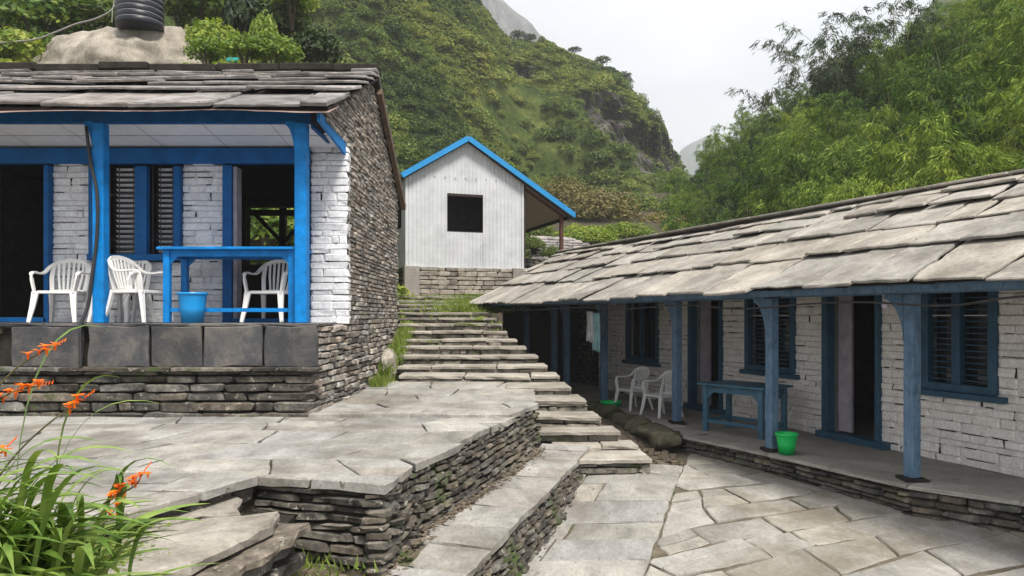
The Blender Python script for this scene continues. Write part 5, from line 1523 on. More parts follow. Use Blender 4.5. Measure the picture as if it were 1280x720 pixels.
def table(name, L_, W_, H_, mat, low=0.18, skirt=0.10, leg=0.075, knee=True, overhang=0.06):
    root = empty(name)
    MB().box((0, 0, H_ - 0.0175), (L_, W_, 0.035)).build('tabletop', mat, root, local=True, bevel=0.006)
    x, y = L_ / 2 - overhang - leg / 2, W_ / 2 - overhang - leg / 2
    for sx in (-1, 1):
        for sy in (-1, 1):
            MB().box((sx * x, sy * y, (H_ - 0.035) / 2), (leg, leg, H_ - 0.036)).build('leg', mat, root, local=True, bevel=0.006)
    for sy in (-1, 1):
        mb = MB(); x1 = x - leg / 2 - 0.001
        k = 0.10
        pl_ = [(-x1, 0), (x1, 0), (x1, -skirt - (k if knee else 0)), (x1 - k, -skirt), (-x1 + k, -skirt), (-x1, -skirt - (k if knee else 0))]
        vs = [(a, sy * y + s * 0.012, H_ - 0.037 + b_) for s in (-1, 1) for a, b_ in pl_]
        n = 6
        mb.add(vs, [tuple(range(n)), tuple(range(n, 2 * n))[::-1]] + [(i, (i + 1) % n, n + (i + 1) % n, n + i) for i in range(n)])
        mb.build('apron', mat, root, local=True)
        MB().box((0, sy * y, low), (2 * x1, 0.028, 0.05)).build('stretcher', mat, root, local=True)
    for sx in (-1, 1):
        y1 = y - leg / 2 - 0.001
        MB().box((sx * x, 0, H_ - 0.037 - skirt / 2), (0.024, 2 * y1, skirt)).build('apron', mat, root, local=True)
        MB().box((sx * x, 0, low + 0.002), (0.028, 2 * y1, 0.05)).build('stretcher', mat, root, local=True)
    return root
tb = table('porch_table', 1.86, 0.72, 1.0, M['blue'], 0.17, 0.085, 0.085)
tb.location = (-3.74, 9.80, PZ); tag(tb, 'bright blue wooden table standing on the porch between the posts', 'table')
t2 = table('lodge_table', 1.15, 0.78, 0.74, M['blue_tab'], 0.16, 0.10, 0.075)
t2.location = (3.50, 10.85, FD); t2.rotation_euler = (0, 0, R(-52)); tag(t2, 'dark teal wooden table between blue posts of the slate lodge', 'table')
def bucket(name, loc, r0, r1, h, mat, label, handle=True, cat='bucket'):
    root = empty(name, loc)
    prof = [(0.001, 0.012), (r0 * 0.9, 0.012), (r0, 0.0), (r0 + (r1 - r0) * 0.5, h * 0.5), (r1, h - 0.035), (r1 + 0.002, h - 0.03), (r1 + 0.012, h - 0.028), (r1 + 0.014, h), (r1 - 0.002, h), (r1 - 0.008, h - 0.03), (r0 - 0.006, 0.02), (0.001, 0.018)]
    MB().lathe(prof, 28).build('tub', mat, root, smooth=True, local=True)
    if handle:
        pts = [Vector(((r1 + 0.012) * math.cos(a), 0.02 + 0.0 * a, h - 0.02) ) + Vector((0, -(r1) * math.sin(a) * 0.9, -0.06 * math.sin(a))) for a in [i / 14 * math.pi for i in range(15)]]
        MB().tube(pts, 0.004, 6).build('handle', M['pipe'], root, local=True)
    tag(root, label, cat)
bucket('bucket', (-4.17, 9.40, PZ), 0.135, 0.175, 0.395, M['bucket_blue'], 'blue plastic bucket on the porch edge beneath the blue table', False)
bucket('bucket', (3.47, 9.10, FD + 0.012), 0.095, 0.128, 0.27, M['green'], 'bright green plastic bucket standing beside a blue lodge post')
bucket('basin', (1.90, 13.85, FD), 0.15, 0.20, 0.12, M['green'], 'shallow green plastic basin at the end of the lodge porch', False, 'basin')

# ================================================================ HILLS AND VEGETATION
def interp(tab, x, k):
    if x <= tab[0][0]: return tab[0][k]
    for i in range(len(tab) - 1):
        if x <= tab[i + 1][0]:
            s = (x - tab[i][0]) / (tab[i + 1][0] - tab[i][0]); return tab[i][k] + s * (tab[i + 1][k] - tab[i][k])
    return tab[-1][k]
def rock_hill_mat(name, rockc, greenc, hazec=None):
    m, t, b = nodes_of(name, 0.95, 0.1)
    g = t.nodes.new('ShaderNodeNewGeometry')
    mp = t.nodes.new('ShaderNodeMapping'); mp.inputs['Scale'].default_value = (1, 1, 0.35)
    t.links.new(g.outputs['Position'], mp.inputs['Vector'])
    n1 = add_noise(t, mp.outputs['Vector'], 0.35, 8, 0.7, 0.6)
    rk = add_ramp(t, n1, [(0.32, rockc[0]), (0.5, rockc[1]), (0.68, rockc[2])])
    n2 = add_noise(t, g.outputs['Position'], 0.25, 12, 0.8)
    gc = add_ramp(t, n2, [(0.35, greenc[0]), (0.5, greenc[1]), (0.65, greenc[2])])
    at_ = t.nodes.new('ShaderNodeAttribute'); at_.attribute_name = 'rock'
    f = add_ramp(t, math_n(t, 'ADD', at_.outputs['Fac'], math_n(t, 'MULTIPLY', math_n(t, 'SUBTRACT', n1, 0.5), 0.9)), [(0.42, 0.0), (0.56, 1.0)])
    c = mixc(t, f, gc, rk)
    t.links.new(c, b.inputs['Base Color'])
    bp = t.nodes.new('ShaderNodeBump'); bp.inputs['Strength'].default_value = 1.0; bp.inputs['Distance'].default_value = 1.2
    t.links.new(n1, bp.inputs['Height']); t.links.new(bp.outputs['Normal'], b.inputs['Normal'])
    return m
M['hill'] = rock_hill_mat('mountain_side', [(0.022, 0.02, 0.019), (0.075, 0.068, 0.062), (0.18, 0.165, 0.15)], [(0.02, 0.038, 0.009), (0.06, 0.085, 0.02), (0.13, 0.145, 0.04)])
M['hillfar'] = rock_hill_mat('far_mountain_side', [(0.05, 0.05, 0.05), (0.14, 0.135, 0.13), (0.25, 0.24, 0.23)], [(0.03, 0.05, 0.02), (0.05, 0.075, 0.03), (0.08, 0.10, 0.04)])
RID = [(-500, -700, 120), (-100, -500, 130), (200, -330, 140), (380, -190, 142), (540, -45, 140), (596, 8, 138), (620, 36, 135), (641, 47, 132), (667, 52, 130), (701, 60, 128), (744, 76, 124), (770, 92, 120), (787, 108, 117), (807, 137, 113), (828, 170, 108), (846, 197, 104), (860, 222, 100), (900, 300, 92), (960, 345, 85), (1010, 352, 82)]
BAS = [(-500, 250, 38), (-100, 280, 36), (200, 300, 36), (400, 320, 38), (500, 330, 40), (560, 335, 42), (640, 340, 46), (720, 342, 50), (800, 345, 54), (870, 347, 58), (930, 352, 62), (1000, 360, 66), (1040, 368, 68)]
CLIFF = [[(722, 118), (760, 112), (778, 122), (792, 150), (842, 172), (852, 204), (838, 214), (805, 214), (778, 184), (750, 158), (735, 140)], [(640, 84), (672, 86), (690, 96), (660, 99)]]
def inpoly(x, y, P_):
    c = False; j = len(P_) - 1
    for i in range(len(P_)):
        if (P_[i][1] > y) != (P_[j][1] > y) and x < (P_[j][0] - P_[i][0]) * (y - P_[i][1]) / (P_[j][1] - P_[i][1]) + P_[i][0]: c = not c
        j = i
    return c
def polydist(x, y, P_):
    d = 1e9
    for i in range(len(P_)):
        a, b_ = P_[i - 1], P_[i]; dx, dy = b_[0] - a[0], b_[1] - a[1]
        t = max(0, min(1, ((x - a[0]) * dx + (y - a[1]) * dy) / (dx * dx + dy * dy)))
        d = min(d, math.hypot(x - a[0] - dx * t, y - a[1] - dy * t))
    return d
def build_mountain():
    NS, NT = 300, 120
    vs = []; rock_ = []
    rx0, rx1 = -500, 1010; bx0, bx1 = -500, 1040
    for i in range(NS + 1):
        s = i / NS
        prx = rx0 + (rx1 - rx0) * s; pbx = bx0 + (bx1 - bx0) * s
        r = at(prx, interp(RID, prx, 1), interp(RID, prx, 2)); b_ = at(pbx, interp(BAS, pbx, 1), interp(BAS, pbx, 2))
        for j in range(NT + 1 + 10):
            t = j / NT
            if t <= 1:
                p = b_.lerp(r, t)
                bul = math.sin(math.pi * t)
                p += Vector((0, -0.55, 0.83)) * bul * (6.0 if prx < 560 else max(2.5, 6.0 - (prx - 560) / 20))
                # valleys running down the slope
                q = Vector((p.x * 0.035, p.y * 0.02, p.z * 0.02))
                g1 = noise.noise(q + Vector((3, 7, 1))); g2 = fbm(p.x, p.y, p.z, 6, 0.085)
                edge = min(1, (1 - t) * 7 + 0.12) * min(1, t * 6 + 0.1)
                p += Vector((0, -0.8, 0.6)) * (g1 * 8.0 + g2 * 3.4) * edge
                x = 640 + p.x / p.y * F; y = 395 - p.z / p.y * F
                rv = 0.0
                for C_ in CLIFF:
                    dd = polydist(x, y, C_)
                    sd = dd if inpoly(x, y, C_) else -dd
                    rv = max(rv, max(0, min(1, 0.5 + sd / 22)))
                if rv > 0:
                    k = max(0, min(1, (rv - 0.25) * 1.6))
                    band = fbm(p.x * 0.5, p.y * 0.5, p.z, 5, 0.35)
                    p += Vector((0, 1, 0)) * (k * 3.0 + band * 2.6 * k)
                rock_.append(rv * 1.08)
                vs.append(p)
            else:
                k = (j - NT)
                vs.append(r + Vector((0, 6 * k, -3.5 * k + 0.5 * fbm(r.x, k, 0, 3, 0.1)))); rock_.append(0.0)
    n = NT + 11
    fs = [(i * n + j, (i + 1) * n + j, (i + 1) * n + j + 1, i * n + j + 1) for i in range(NS) for j in range(n - 1)]
    me = new_mesh('mountain', vs, fs, M['hill'], False)
    at_ = me.attributes.new('rock', 'FLOAT', 'POINT'); at_.data.foreach_set('value', rock_)
    o = mesh_obj('mountain', me); o['kind'] = 'structure'
    return vs, fs, rock_, n, NS, NT
MV, MF, MR, MN, MNS, MNT = build_mountain()

def leaf_cluster(name, n, rad, leaf, mat, seed, squash=0.8, narrow=0.55, droop=0.0, core=0.35):
    """n leaf quads spread through a lumpy ellipsoid"""
    r = np.random.RandomState(seed)
    lum = r.normal(size=(7, 3)); lum /= np.linalg.norm(lum, axis=1)[:, None]
    d = r.normal(size=(n, 3)); d /= np.linalg.norm(d, axis=1)[:, None]
    d[:, 2] = np.abs(d[:, 2]) * 1.0 - 0.25 * r.rand(n)
    bumpy = 0.72 + 0.28 * np.max(d @ lum.T, axis=1)
    rr_ = rad * bumpy * (core + (1 - core) * r.rand(n) ** 0.5)
    c = d * rr_[:, None]; c[:, 2] *= squash
    nrm = d * 0.8 + r.normal(size=(n, 3)) * 0.55 + np.array([0, 0, 0.35]); nrm /= np.linalg.norm(nrm, axis=1)[:, None]
    a = r.normal(size=(n, 3)); a[:, 2] -= droop
    a -= nrm * np.sum(a * nrm, axis=1)[:, None]; a /= np.linalg.norm(a, axis=1)[:, None]
    b_ = np.cross(nrm, a)
    L_ = leaf * (0.6 + 0.8 * r.rand(n))[:, None]
    w = L_ * narrow
    V = np.stack([c - a * L_ * 0.5, c + b_ * w * 0.5, c + a * L_ * 0.5, c - b_ * w * 0.5], axis=1).reshape(-1, 3)
    fs = [(4 * i, 4 * i + 1, 4 * i + 2, 4 * i + 3) for i in range(n)]
    me = bpy.data.meshes.new(name); me.from_pydata(V.tolist(), [], fs); me.materials.append(mat)
    return me
def scatter(name, pts, scl, rot, meshes, label, cat, kind='stuff', parent=None):
    """one object: leaf clumps set on every point by geometry nodes"""
    groups = []
    me = bpy.data.meshes.new(name); me.from_pydata([tuple(p) for p in pts], [], [])
    a = me.attributes.new('sc', 'FLOAT', 'POINT'); a.data.foreach_set('value', scl)
    a = me.attributes.new('rz', 'FLOAT', 'POINT'); a.data.foreach_set('value', rot)
    o = mesh_obj(name, me, parent)
    ng = bpy.data.node_groups.new(name, 'GeometryNodeTree')
    ng.interface.new_socket('Geometry', in_out='INPUT', socket_type='NodeSocketGeometry')
    ng.interface.new_socket('Geometry', in_out='OUTPUT', socket_type='NodeSocketGeometry')
    gi = ng.nodes.new('NodeGroupInput'); go = ng.nodes.new('NodeGroupOutput')
    join = ng.nodes.new('GeometryNodeJoinGeometry')
    ns = ng.nodes.new('GeometryNodeInputNamedAttribute'); ns.data_type = 'FLOAT'; ns.inputs['Name'].default_value = 'sc'
    nr = ng.nodes.new('GeometryNodeInputNamedAttribute'); nr.data_type = 'FLOAT'; nr.inputs['Name'].default_value = 'rz'
    cx = ng.nodes.new('ShaderNodeCombineXYZ'); ng.links.new(nr.outputs['Attribute'], cx.inputs[2])
    idx = ng.nodes.new('GeometryNodeInputIndex')
    for k, m_ in enumerate(meshes):
        src = bpy.data.objects.new(name + '_shape', m_)
        oi = ng.nodes.new('GeometryNodeObjectInfo'); oi.inputs['Object'].default_value = src; oi.inputs['As Instance'].default_value = True
        ip = ng.nodes.new('GeometryNodeInstanceOnPoints')
        mod = ng.nodes.new('ShaderNodeMath'); mod.operation = 'MODULO'; ng.links.new(idx.outputs[0], mod.inputs[0]); mod.inputs[1].default_value = len(meshes)
        cmp_ = ng.nodes.new('FunctionNodeCompare'); cmp_.data_type = 'FLOAT'; cmp_.operation = 'EQUAL'
        ng.links.new(mod.outputs[0], cmp_.inputs[0]); cmp_.inputs[1].default_value = float(k); cmp_.inputs['Epsilon'].default_value = 0.1
        ng.links.new(gi.outputs[0], ip.inputs['Points']); ng.links.new(cmp_.outputs[0], ip.inputs['Selection'])
        ng.links.new(oi.outputs['Geometry'], ip.inputs['Instance'])
        ng.links.new(cx.outputs[0], ip.inputs['Rotation']); ng.links.new(ns.outputs['Attribute'], ip.inputs['Scale'])
        ng.links.new(ip.outputs[0], join.inputs[0])
    ng.links.new(join.outputs[0], go.inputs[0])
    md = o.modifiers.new('scatter', 'NODES'); md.node_group = ng
    tag(o, label, cat, kind=kind)
    return o
def on_surface(V, Fq, n, rng, accept):
    """random points on a quad surface given as lists, area weighted"""
    Va = np.array([tuple(v) for v in V]); Fa = np.array(Fq)
    A, B, C_, D = Va[Fa[:, 0]], Va[Fa[:, 1]], Va[Fa[:, 2]], Va[Fa[:, 3]]
    ar = np.linalg.norm(np.cross(B - A, D - A), axis=1)
    cen = (A + B + C_ + D) / 4
    # only what can be seen from near the camera, a little wider than the frame
    px = 640 + cen[:, 0] / cen[:, 1] * F; py = 395 - cen[:, 2] / cen[:, 1] * F
    ok = (px > -260) & (px < 1540) & (py > -220) & (py < 420)
    w = ar * ok
    dist = np.linalg.norm(cen, axis=1); w = w / np.maximum(dist, 10) ** 1.1
    w /= w.sum()
    f = rng.choice(len(Fa), n, p=w)
    u, v = rng.rand(n, 1), rng.rand(n, 1)
    P_ = (A[f] * (1 - u) + B[f] * u) * (1 - v) + (D[f] * (1 - u) + C_[f] * u) * v
    keep = [i for i in range(n) if accept(P_[i], f[i])]
    return P_[keep], f[keep]
rng = np.random.RandomState(3)
nfront = [i for i, f in enumerate(MF) if (i % (MN - 1)) < MNT]
Fsel = [MF[i] for i in nfront]
def acc(p, f):
    if MR[Fsel[f][0]] > 0.36: return rng.rand() < 0.07
    v = fbm(p[0], p[1], p[2], 4, 0.07)
    return rng.rand() < 0.70 + 1.4 * v
P1, f1 = on_surface(MV, Fsel, 230000, rng, acc)
cl1 = [leaf_cluster('hill_shrub_shape', 80, 1.0, 0.5, M['forest'], 20 + k, 0.75, 0.6) for k in range(4)]
dist = P1[:, 1]
big = np.array([fbm(p[0], p[1], p[2], 3, 0.03) for p in P1])
sc1 = (0.13 + 0.30 * rng.rand(len(P1)) ** 4 + np.clip(big, 0, 1) * 0.2) * (0.5 + dist / 165)
P1[:, 2] -= 0.1
scatter('mountain_shrubs', P1.tolist(), sc1.tolist(), (rng.rand(len(P1)) * 6.28).tolist(), cl1, 'dense green shrubs and small trees covering the steep mountain side', 'shrubs')
# bigger trees low on the mountain
P2, f2 = on_surface(MV, Fsel, 1500, rng, lambda p, f: p[2] < 30 + 10 * rng.rand() and p[1] < 95 and MR[Fsel[f][0]] < 0.3)
cl2 = [leaf_cluster('hill_tree_shape', 520, 1.0, 0.17, M['forest'], 40 + k, 1.0, 0.65) for k in range(3)]
sc2 = 0.6 + 1.1 * rng.rand(len(P2)) ** 2
P2[:, 2] += 0.3
scatter('mountain_trees', P2.tolist(), sc2.tolist(), (rng.rand(len(P2)) * 6.28).tolist(), cl2, 'rounded green treetops low on the mountain side above the shed', 'trees')

# far misty peak and far valley side
def ridge_sheet(name, pts, depth_base, y_base, seed, mat, amp, rockv, label=None):
    vs = []; rk = []; N = 70; J = 40
    x0, x1 = pts[0][0], pts[-1][0]
    for i in range(N + 1):
        px = x0 + (x1 - x0) * i / N
        r = at(px, interp(pts, px, 1), interp(pts, px, 2)); b_ = at(px, y_base, depth_base)
        for j in range(J + 6):
            t = j / J
            if t <= 1:
                p = b_.lerp(r, t); p += Vector((0, -0.8, 0.6)) * fbm(p.x, p.y, p.z + seed, 6, 6.0 / depth_base) * amp * min(1, (1 - t) * 5 + 0.15)
            else: p = r + Vector((0, 12 * (j - J), -8 * (j - J)))
            vs.append(p); rk.append(rockv + 0.3 * fbm(p.x, p.y, p.z, 4, 0.05))
    n = J + 6
    me = new_mesh(name, vs, [(i * n + j, (i + 1) * n + j, (i + 1) * n + j + 1, i * n + j + 1) for i in range(N) for j in range(n - 1)], mat, True)
    a = me.attributes.new('rock', 'FLOAT', 'POINT'); a.data.foreach_set('value', rk)
    o = mesh_obj(name, me); o['kind'] = 'structure'
ridge_sheet('far_peak', [(470, -190, 300), (560, -95, 300), (596, -46, 300), (616, -14, 300), (640, 8, 300), (656, 22, 300), (672, 40, 300), (700, 85, 300), (760, 150, 300)], 180, 150, 1, M['hillfar'], 16, 0.62)
ridge_sheet('far_valley_side', [(760, 260, 370), (838, 212, 370), (852, 186, 375), (868, 176, 380), (885, 168, 385), (905, 172, 390), (930, 180, 400), (960, 190, 400), (1000, 200, 400), (1100, 220, 400), (1250, 230, 400)], 250, 345, 2, M['hillfar'], 9, 0.0)
ridge_sheet('far_right_slope', [(1040, 150, 180), (1090, 95, 180), (1120, 62, 180), (1150, 25, 180), (1170, -5, 180), (1260, -60, 180), (1400, -150, 180)], 110, 260, 5, M['hill'], 5, 0.15)

# right hillside under the bamboo
CRE = [(835, 262, 80), (850, 250, 76), (900, 205, 70), (960, 160, 62), (1080, 108, 54), (1150, 68, 50), (1280, -20, 47), (1400, -140, 46), (1750, -300, 44)]
BR_ = [(820, 335, 46), (860, 335, 36), (960, 332, 28), (1100, 325, 21), (1280, 322, 16.5), (1400, 318, 14.5), (1750, 310, 12)]
RV = []; NI, NJ = 90, 44
for i in range(NI + 1):
    s = i / NI
    pc = 835 + (1750 - 835) * s; pbx = 820 + (1750 - 820) * s
    r = at(pc, interp(CRE, pc, 1), interp(CRE, pc, 2)); b_ = at(pbx, interp(BR_, pbx, 1), interp(BR_, pbx, 2))
    for j in range(NJ + 9):
        t = j / NJ
        if t <= 1: p = b_.lerp(r, t) + Vector((0, -0.5, 0.6)) * (math.sin(math.pi * t) * 1.5 + 1.2 * fbm(b_.lerp(r, t).x, b_.lerp(r, t).y, 0, 4, 0.15) * min(1, 4 * t) * min(1, 4 * (1 - t)))
        else: p = r + Vector((3 * (j - NJ), 5 * (j - NJ), -1.5 * (j - NJ)))
        RV.append(p)
nn = NJ + 9
RF = [(i * nn + j, (i + 1) * nn + j, (i + 1) * nn + j + 1, i * nn + j + 1) for i in range(NI) for j in range(nn - 1)]
struct(mesh_obj('bamboo_slope', new_mesh('bamboo_slope', RV, RF, M['joint'], True)))
def slope_pt(pxb, t):
    s = (pxb - 820) / (1750 - 820); i = s * NI; i0 = max(0, min(NI - 1, int(i))); f = i - i0
    j = t * NJ; j0 = max(0, min(NJ - 1, int(j))); g = j - j0
    a = RV[i0 * nn + j0].lerp(RV[(i0 + 1) * nn + j0], f); b_ = RV[i0 * nn + j0 + 1].lerp(RV[(i0 + 1) * nn + j0 + 1], f)
    return a.lerp(b_, g)
def bamboo_meshes(seed, culms=14, H=6.5, branch=22, leaves=15, spread=2.2, leaf=0.22, sparse=False):
    r = np.random.RandomState(seed)
    cm = MB(); cen = []; dirs = []; L_ = []
    for c in range(culms):
        a = r.rand() * 6.283; lean = spread * (0.25 + 0.75 * r.rand()); h = H * (0.55 + 0.45 * r.rand())
        bx, by = r.normal() * 0.35, r.normal() * 0.35
        pts = []
        for k in range(9):
            t = k / 8
            pts.append(Vector((bx + math.cos(a) * lean * t ** 2.2, by + math.sin(a) * lean * t ** 2.2, h * (t - 0.22 * t ** 4))))
        cm.tube(pts, [0.028 * (1 - 0.85 * k / 8) for k in range(9)], 5)
        for b_ in range(branch):
            t = (0.22 if not sparse else 0.35) + (0.78 if not sparse else 0.65) * r.rand() ** 0.8
            i = min(7, int(t * 8)); p = pts[i].lerp(pts[i + 1], t * 8 - i)
            ba = a + r.normal() * 1.3; bl = (0.5 + 0.75 * r.rand()) * (1.15 - 0.5 * t)
            bd_ = Vector((math.cos(ba), math.sin(ba), 0.2 + 0.3 * r.normal()))
            for q in range(leaves):
                u = 0.2 + 0.8 * r.rand() ** 0.7
                sp_ = 0.03 + 0.07 * u
                pos = p + bd_ * bl * u + Vector((0, 0, -0.6 * bl * u * u)) + Vector(r.normal(size=3) * sp_)
                dr = Vector((bd_.x * 0.8 + r.normal() * 0.5, bd_.y * 0.8 + r.normal() * 0.5, -0.7 + r.normal() * 0.35)).normalized()
                cen.append(tuple(pos)); dirs.append(tuple(dr)); L_.append(leaf * (0.6 + 0.7 * r.rand()))
    n = len(cen); c = np.array(cen); d = np.array(dirs); l = np.array(L_)[:, None]
    sd = np.cross(d, r.normal(size=(n, 3))); sd /= np.linalg.norm(sd, axis=1)[:, None]
    w = l * 0.085
    dp = np.array([0, 0, -0.10]) * l
    V = np.stack([c, c + d * l * 0.4 + sd * w + dp * 0.2, c + d * l + dp, c + d * l * 0.4 - sd * w + dp * 0.2], axis=1).reshape(-1, 3)
    me = bpy.data.meshes.new('foliage_shape'); me.from_pydata(V.tolist(), [], [(4 * i, 4 * i + 1, 4 * i + 2, 4 * i + 3) for i in range(n)]); me.materials.append(M['bamboo_leaf'])
    mc = bpy.data.meshes.new('culms_shape'); mc.from_pydata([tuple(v) for v in cm.v], [], cm.f); mc.materials.append(M['culm'])
    return me, mc
BM = [bamboo_meshes(60 + k, culms=13, branch=11, leaves=50, leaf=0.23) for k in range(5)]
BS = [bamboo_meshes(80 + k, culms=5, H=8.0, branch=20, leaves=26, spread=3.4, leaf=0.30, sparse=True) for k in range(3)]
DK = {}
def silhouette_of(me):
    if me.name not in DK:
        c = me.copy(); c.materials.clear(); c.materials.append(M['darkleaf']); DK[me.name] = c  # leaves recoloured dark to paint a backlit silhouette against the sky
    return DK[me.name]
def bamboo(p, s, k, sparse, label, rz):
    e = empty('bamboo_clump', p, rz)
    me, mc = (BS if sparse else BM)[k]
    for nm, m_ in (('foliage', me if not sparse else silhouette_of(me)), ('culms', mc)):
        o = bpy.data.objects.new(nm, m_); COL.objects.link(o); o.parent = e
    e.scale = (s, s, s * random.uniform(0.9, 1.1))
    tag(e, label, 'bamboo', 'bamboo growing on the slope behind the slate lodge')
rb = random.Random(14)
nb = 0
for i in range(20):
    for j in range(9):
        pxb = 835 + i * 43 + rb.uniform(-20, 20); t = (j + rb.uniform(-0.4, 0.4)) / 8.0
        t = max(0.0, min(1.0, t)) ** 1.15
        p = slope_pt(min(1740, pxb), t)
        x = 640 + p.x / p.y * F; y = 395 - p.z / p.y * F
        if x > 1400 or y < -90: continue
        d = p.length
        s = (0.52 + 0.45 * rb.random()) * (1.0 if d < 40 else 0.9)
        if t > 0.85: s *= 0.62
        bamboo(p - ZU * (0.5 * s + rb.uniform(0, 0.5)), s, rb.randrange(5), False, 'dense leafy green bamboo clump on the slope behind the slate lodge', rb.uniform(0, 6.28)); nb += 1
for (px, py, d, s) in ((1010, 100, 38, 1.0), (1030, 78, 39, 1.05), (985, 118, 42, 0.95), (1062, 66, 37, 0.9), (1045, 95, 36, 0.9), (1130, 35, 33, 0.7), (930, 190, 50, 0.8), (955, 185, 46, 0.7), (895, 215, 56, 0.6)):
    p = at(px, py + 30, d)
    bamboo(p - ZU * 2.4 * s, s, rb.randrange(3), True, 'thin open bamboo rising above the slope against the sky', rb.uniform(0, 6.28))
# undergrowth on the slope
P3, f3 = on_surface(RV, [f for k, f in enumerate(RF) if (k % (nn - 1)) < NJ], 2600, rng, lambda p, f: True)
scatter('slope_undergrowth', P3.tolist(), (0.5 + 0.9 * rng.rand(len(P3))).tolist(), (rng.rand(len(P3)) * 6.28).tolist(), [leaf_cluster('slope_undergrowth_shape', 200, 1.0, 0.3, M['bamboo_shade'], 90 + k, 0.7, 0.25, 0.6) for k in range(2)], 'low bamboo undergrowth covering the slope', 'undergrowth')

# ---------------------------------------------------------------- near hillside: boulder, tank, bushes, trees
bo = rock('boulder', at(147, 72, 20.6) + Vector((0, 0.6, -0.35)), (2.35, 1.3, 1.42), 11, 'boulder', 'big pale boulder under the black water tank above the slate roof', sub=5, rough=0.19)
TK = at(175, 37, 20.6)
tank = empty('water_tank', TK); tag(tank, 'black ribbed plastic water tank standing on the boulder', 'water tank')
prof = [(0.0, 0.0), (0.60, 0.0), (0.63, 0.03)]
z = 0.03
for k in range(8): prof += [(0.63, z + 0.125), (0.622, z + 0.135), (0.622, z + 0.15), (0.63, z + 0.16)]; z += 0.16
prof += [(0.62, z + 0.05), (0.45, z + 0.2), (0.22, z + 0.27), (0.22, z + 0.33), (0.0, z + 0.34)]
MB().lathe(prof, 40).build('tank_shell', M['tank'], tank, smooth=True, local=True)
for k in range(8):
    MB().lathe([(0.628, 0.165 + 0.16 * k), (0.633, 0.168 + 0.16 * k), (0.633, 0.176 + 0.16 * k), (0.628, 0.179 + 0.16 * k)], 40).build('band', M['greyline'], tank, smooth=True, local=True)
pp_ = [at(146, 2, 20.3), at(138, 14, 20.2), at(118, 24, 20.1), at(95, 30, 20.0), at(70, 40, 19.9), at(40, 50, 19.8), at(-20, 55, 19.7)]
tag(MB().tube(smooth_path(pp_), 0.025, 6).build('water_pipe', M['pipe'], smooth=True), 'grey pipe sagging from the water tank across the boulder', 'pipe')
tag(MB().tube(smooth_path([at(146, -10, 20.25), at(141, 10, 20.0), at(140, 28, 19.9)]), 0.012, 6).build('rope', M['pipe']), 'thin rope hanging beside the water tank', 'rope')
BC = {}
def bush(name, c, s, mat, label, cat, n=900, leaf=0.16, seed=0, stem=True, squash=1.0, narrow=0.55):
    key = (mat, n, leaf, seed % 4, narrow)
    if key not in BC: BC[key] = leaf_cluster(name + '_shape', n, 1.0, leaf, M[mat], 300 + seed, 1.0, narrow)
    e = empty(name, c - Vector((0, 0, s[2] * 0.9)), 0)
    o = bpy.data.objects.new('crown', BC[key]); COL.objects.link(o); o.parent = e; o.location = (0, 0, s[2] * 0.7); o.scale = s; o.rotation_euler = (0, 0, seed)
    if stem:
        mb = MB()
        for k in range(4):
            a = seed + k * 1.7
            mb.tube([(0, 0, -0.4), (math.cos(a) * s[0] * 0.15, math.sin(a) * s[1] * 0.15, s[2] * 0.4), (math.cos(a) * s[0] * 0.45, math.sin(a) * s[1] * 0.4, s[2] * 1.1)], [0.05 * s[2] + .01, 0.03 * s[2] + .008, 0.008], 6)
        mb.build('trunk', M['bark'], e, local=True)
    tag(e, label, cat); return e
bl = [(15, 62, 20.5, 1.1, 1.0, 'bushy', 'yellowish bush left of the boulder, lowest at the frame edge'), (45, 20, 23, 1.5, 1.3, 'bushy', 'spreading yellow green bush above left of the boulder'),
      (0, 5, 25, 1.6, 1.5, 'olive', 'brownish green bush at the top left corner'), (52, 55, 21.5, 0.6, 0.5, 'bright', 'small light green bush touching the left side of the boulder'),
      (95, -5, 25, 1.6, 1.1, 'bushy', 'green bush behind the sagging pipe'), (258, 62, 20.2, 0.62, 0.62, 'bright', 'bright yellow green bush right of the boulder'),
      (268, 50, 21.5, 0.9, 0.9, 'bright', 'taller light green bush behind the roof right of the boulder'), (305, 60, 20.0, 0.7, 0.55, 'bright', 'low leafy plant just above the ridge near the turquoise sheet'),
      (345, 62, 20.4, 0.8, 0.75, 'bright', 'light green bush above the ridge under the dark tree'), (262, 5, 25, 1.7, 1.5, 'forest', 'mid green tree crown behind the water tank'),
      (305, 15, 23.5, 0.7, 1.6, 'darkleaf', 'dark slender tree above the slate roof'), (350, 22, 24, 1.2, 1.6, 'darkleaf', 'dark leafy tree right of the slender one'),
      (365, -6, 23, 0.9, 0.8, 'bright', 'sunlit green treetop above the dark tree'), (225, -10, 26, 1.6, 1.3, 'forest', 'green treetop just right of the water tank'),
      (392, 58, 22, 0.9, 0.9, 'darkleaf', 'dark low bush at the right of the ridge bushes'), (5, 92, 19.6, 1.0, 0.5, 'bushy', 'low green growth along the ridge at the left frame edge'),
      (330, 40, 21, 0.5, 0.9, 'bright', 'narrow bright green plant in front of the dark tree'), (120, 20, 24, 1.6, 1.0, 'forest', 'green bush behind the boulder left of the tank')]
for k, (px, py, d, w, h, mt, lb) in enumerate(bl):
    bush('tree' if 'tree' in lb else 'bush', at(px, py, d), (w, w, h), mt, lb, 'tree' if 'tree' in lb else 'bush', 1000, 0.17 if mt != 'darkleaf' else 0.2, seed=k)
MB_ = MB(); MB_.box((0, 0, 0), (0.34, 0.1, 0.12)); o = MB_.build('turquoise_container', M['turq'], bevel=0.03); o.location = at(291, 75, 19.6); tag(o, 'small turquoise container among the bushes above the ridge', 'container')
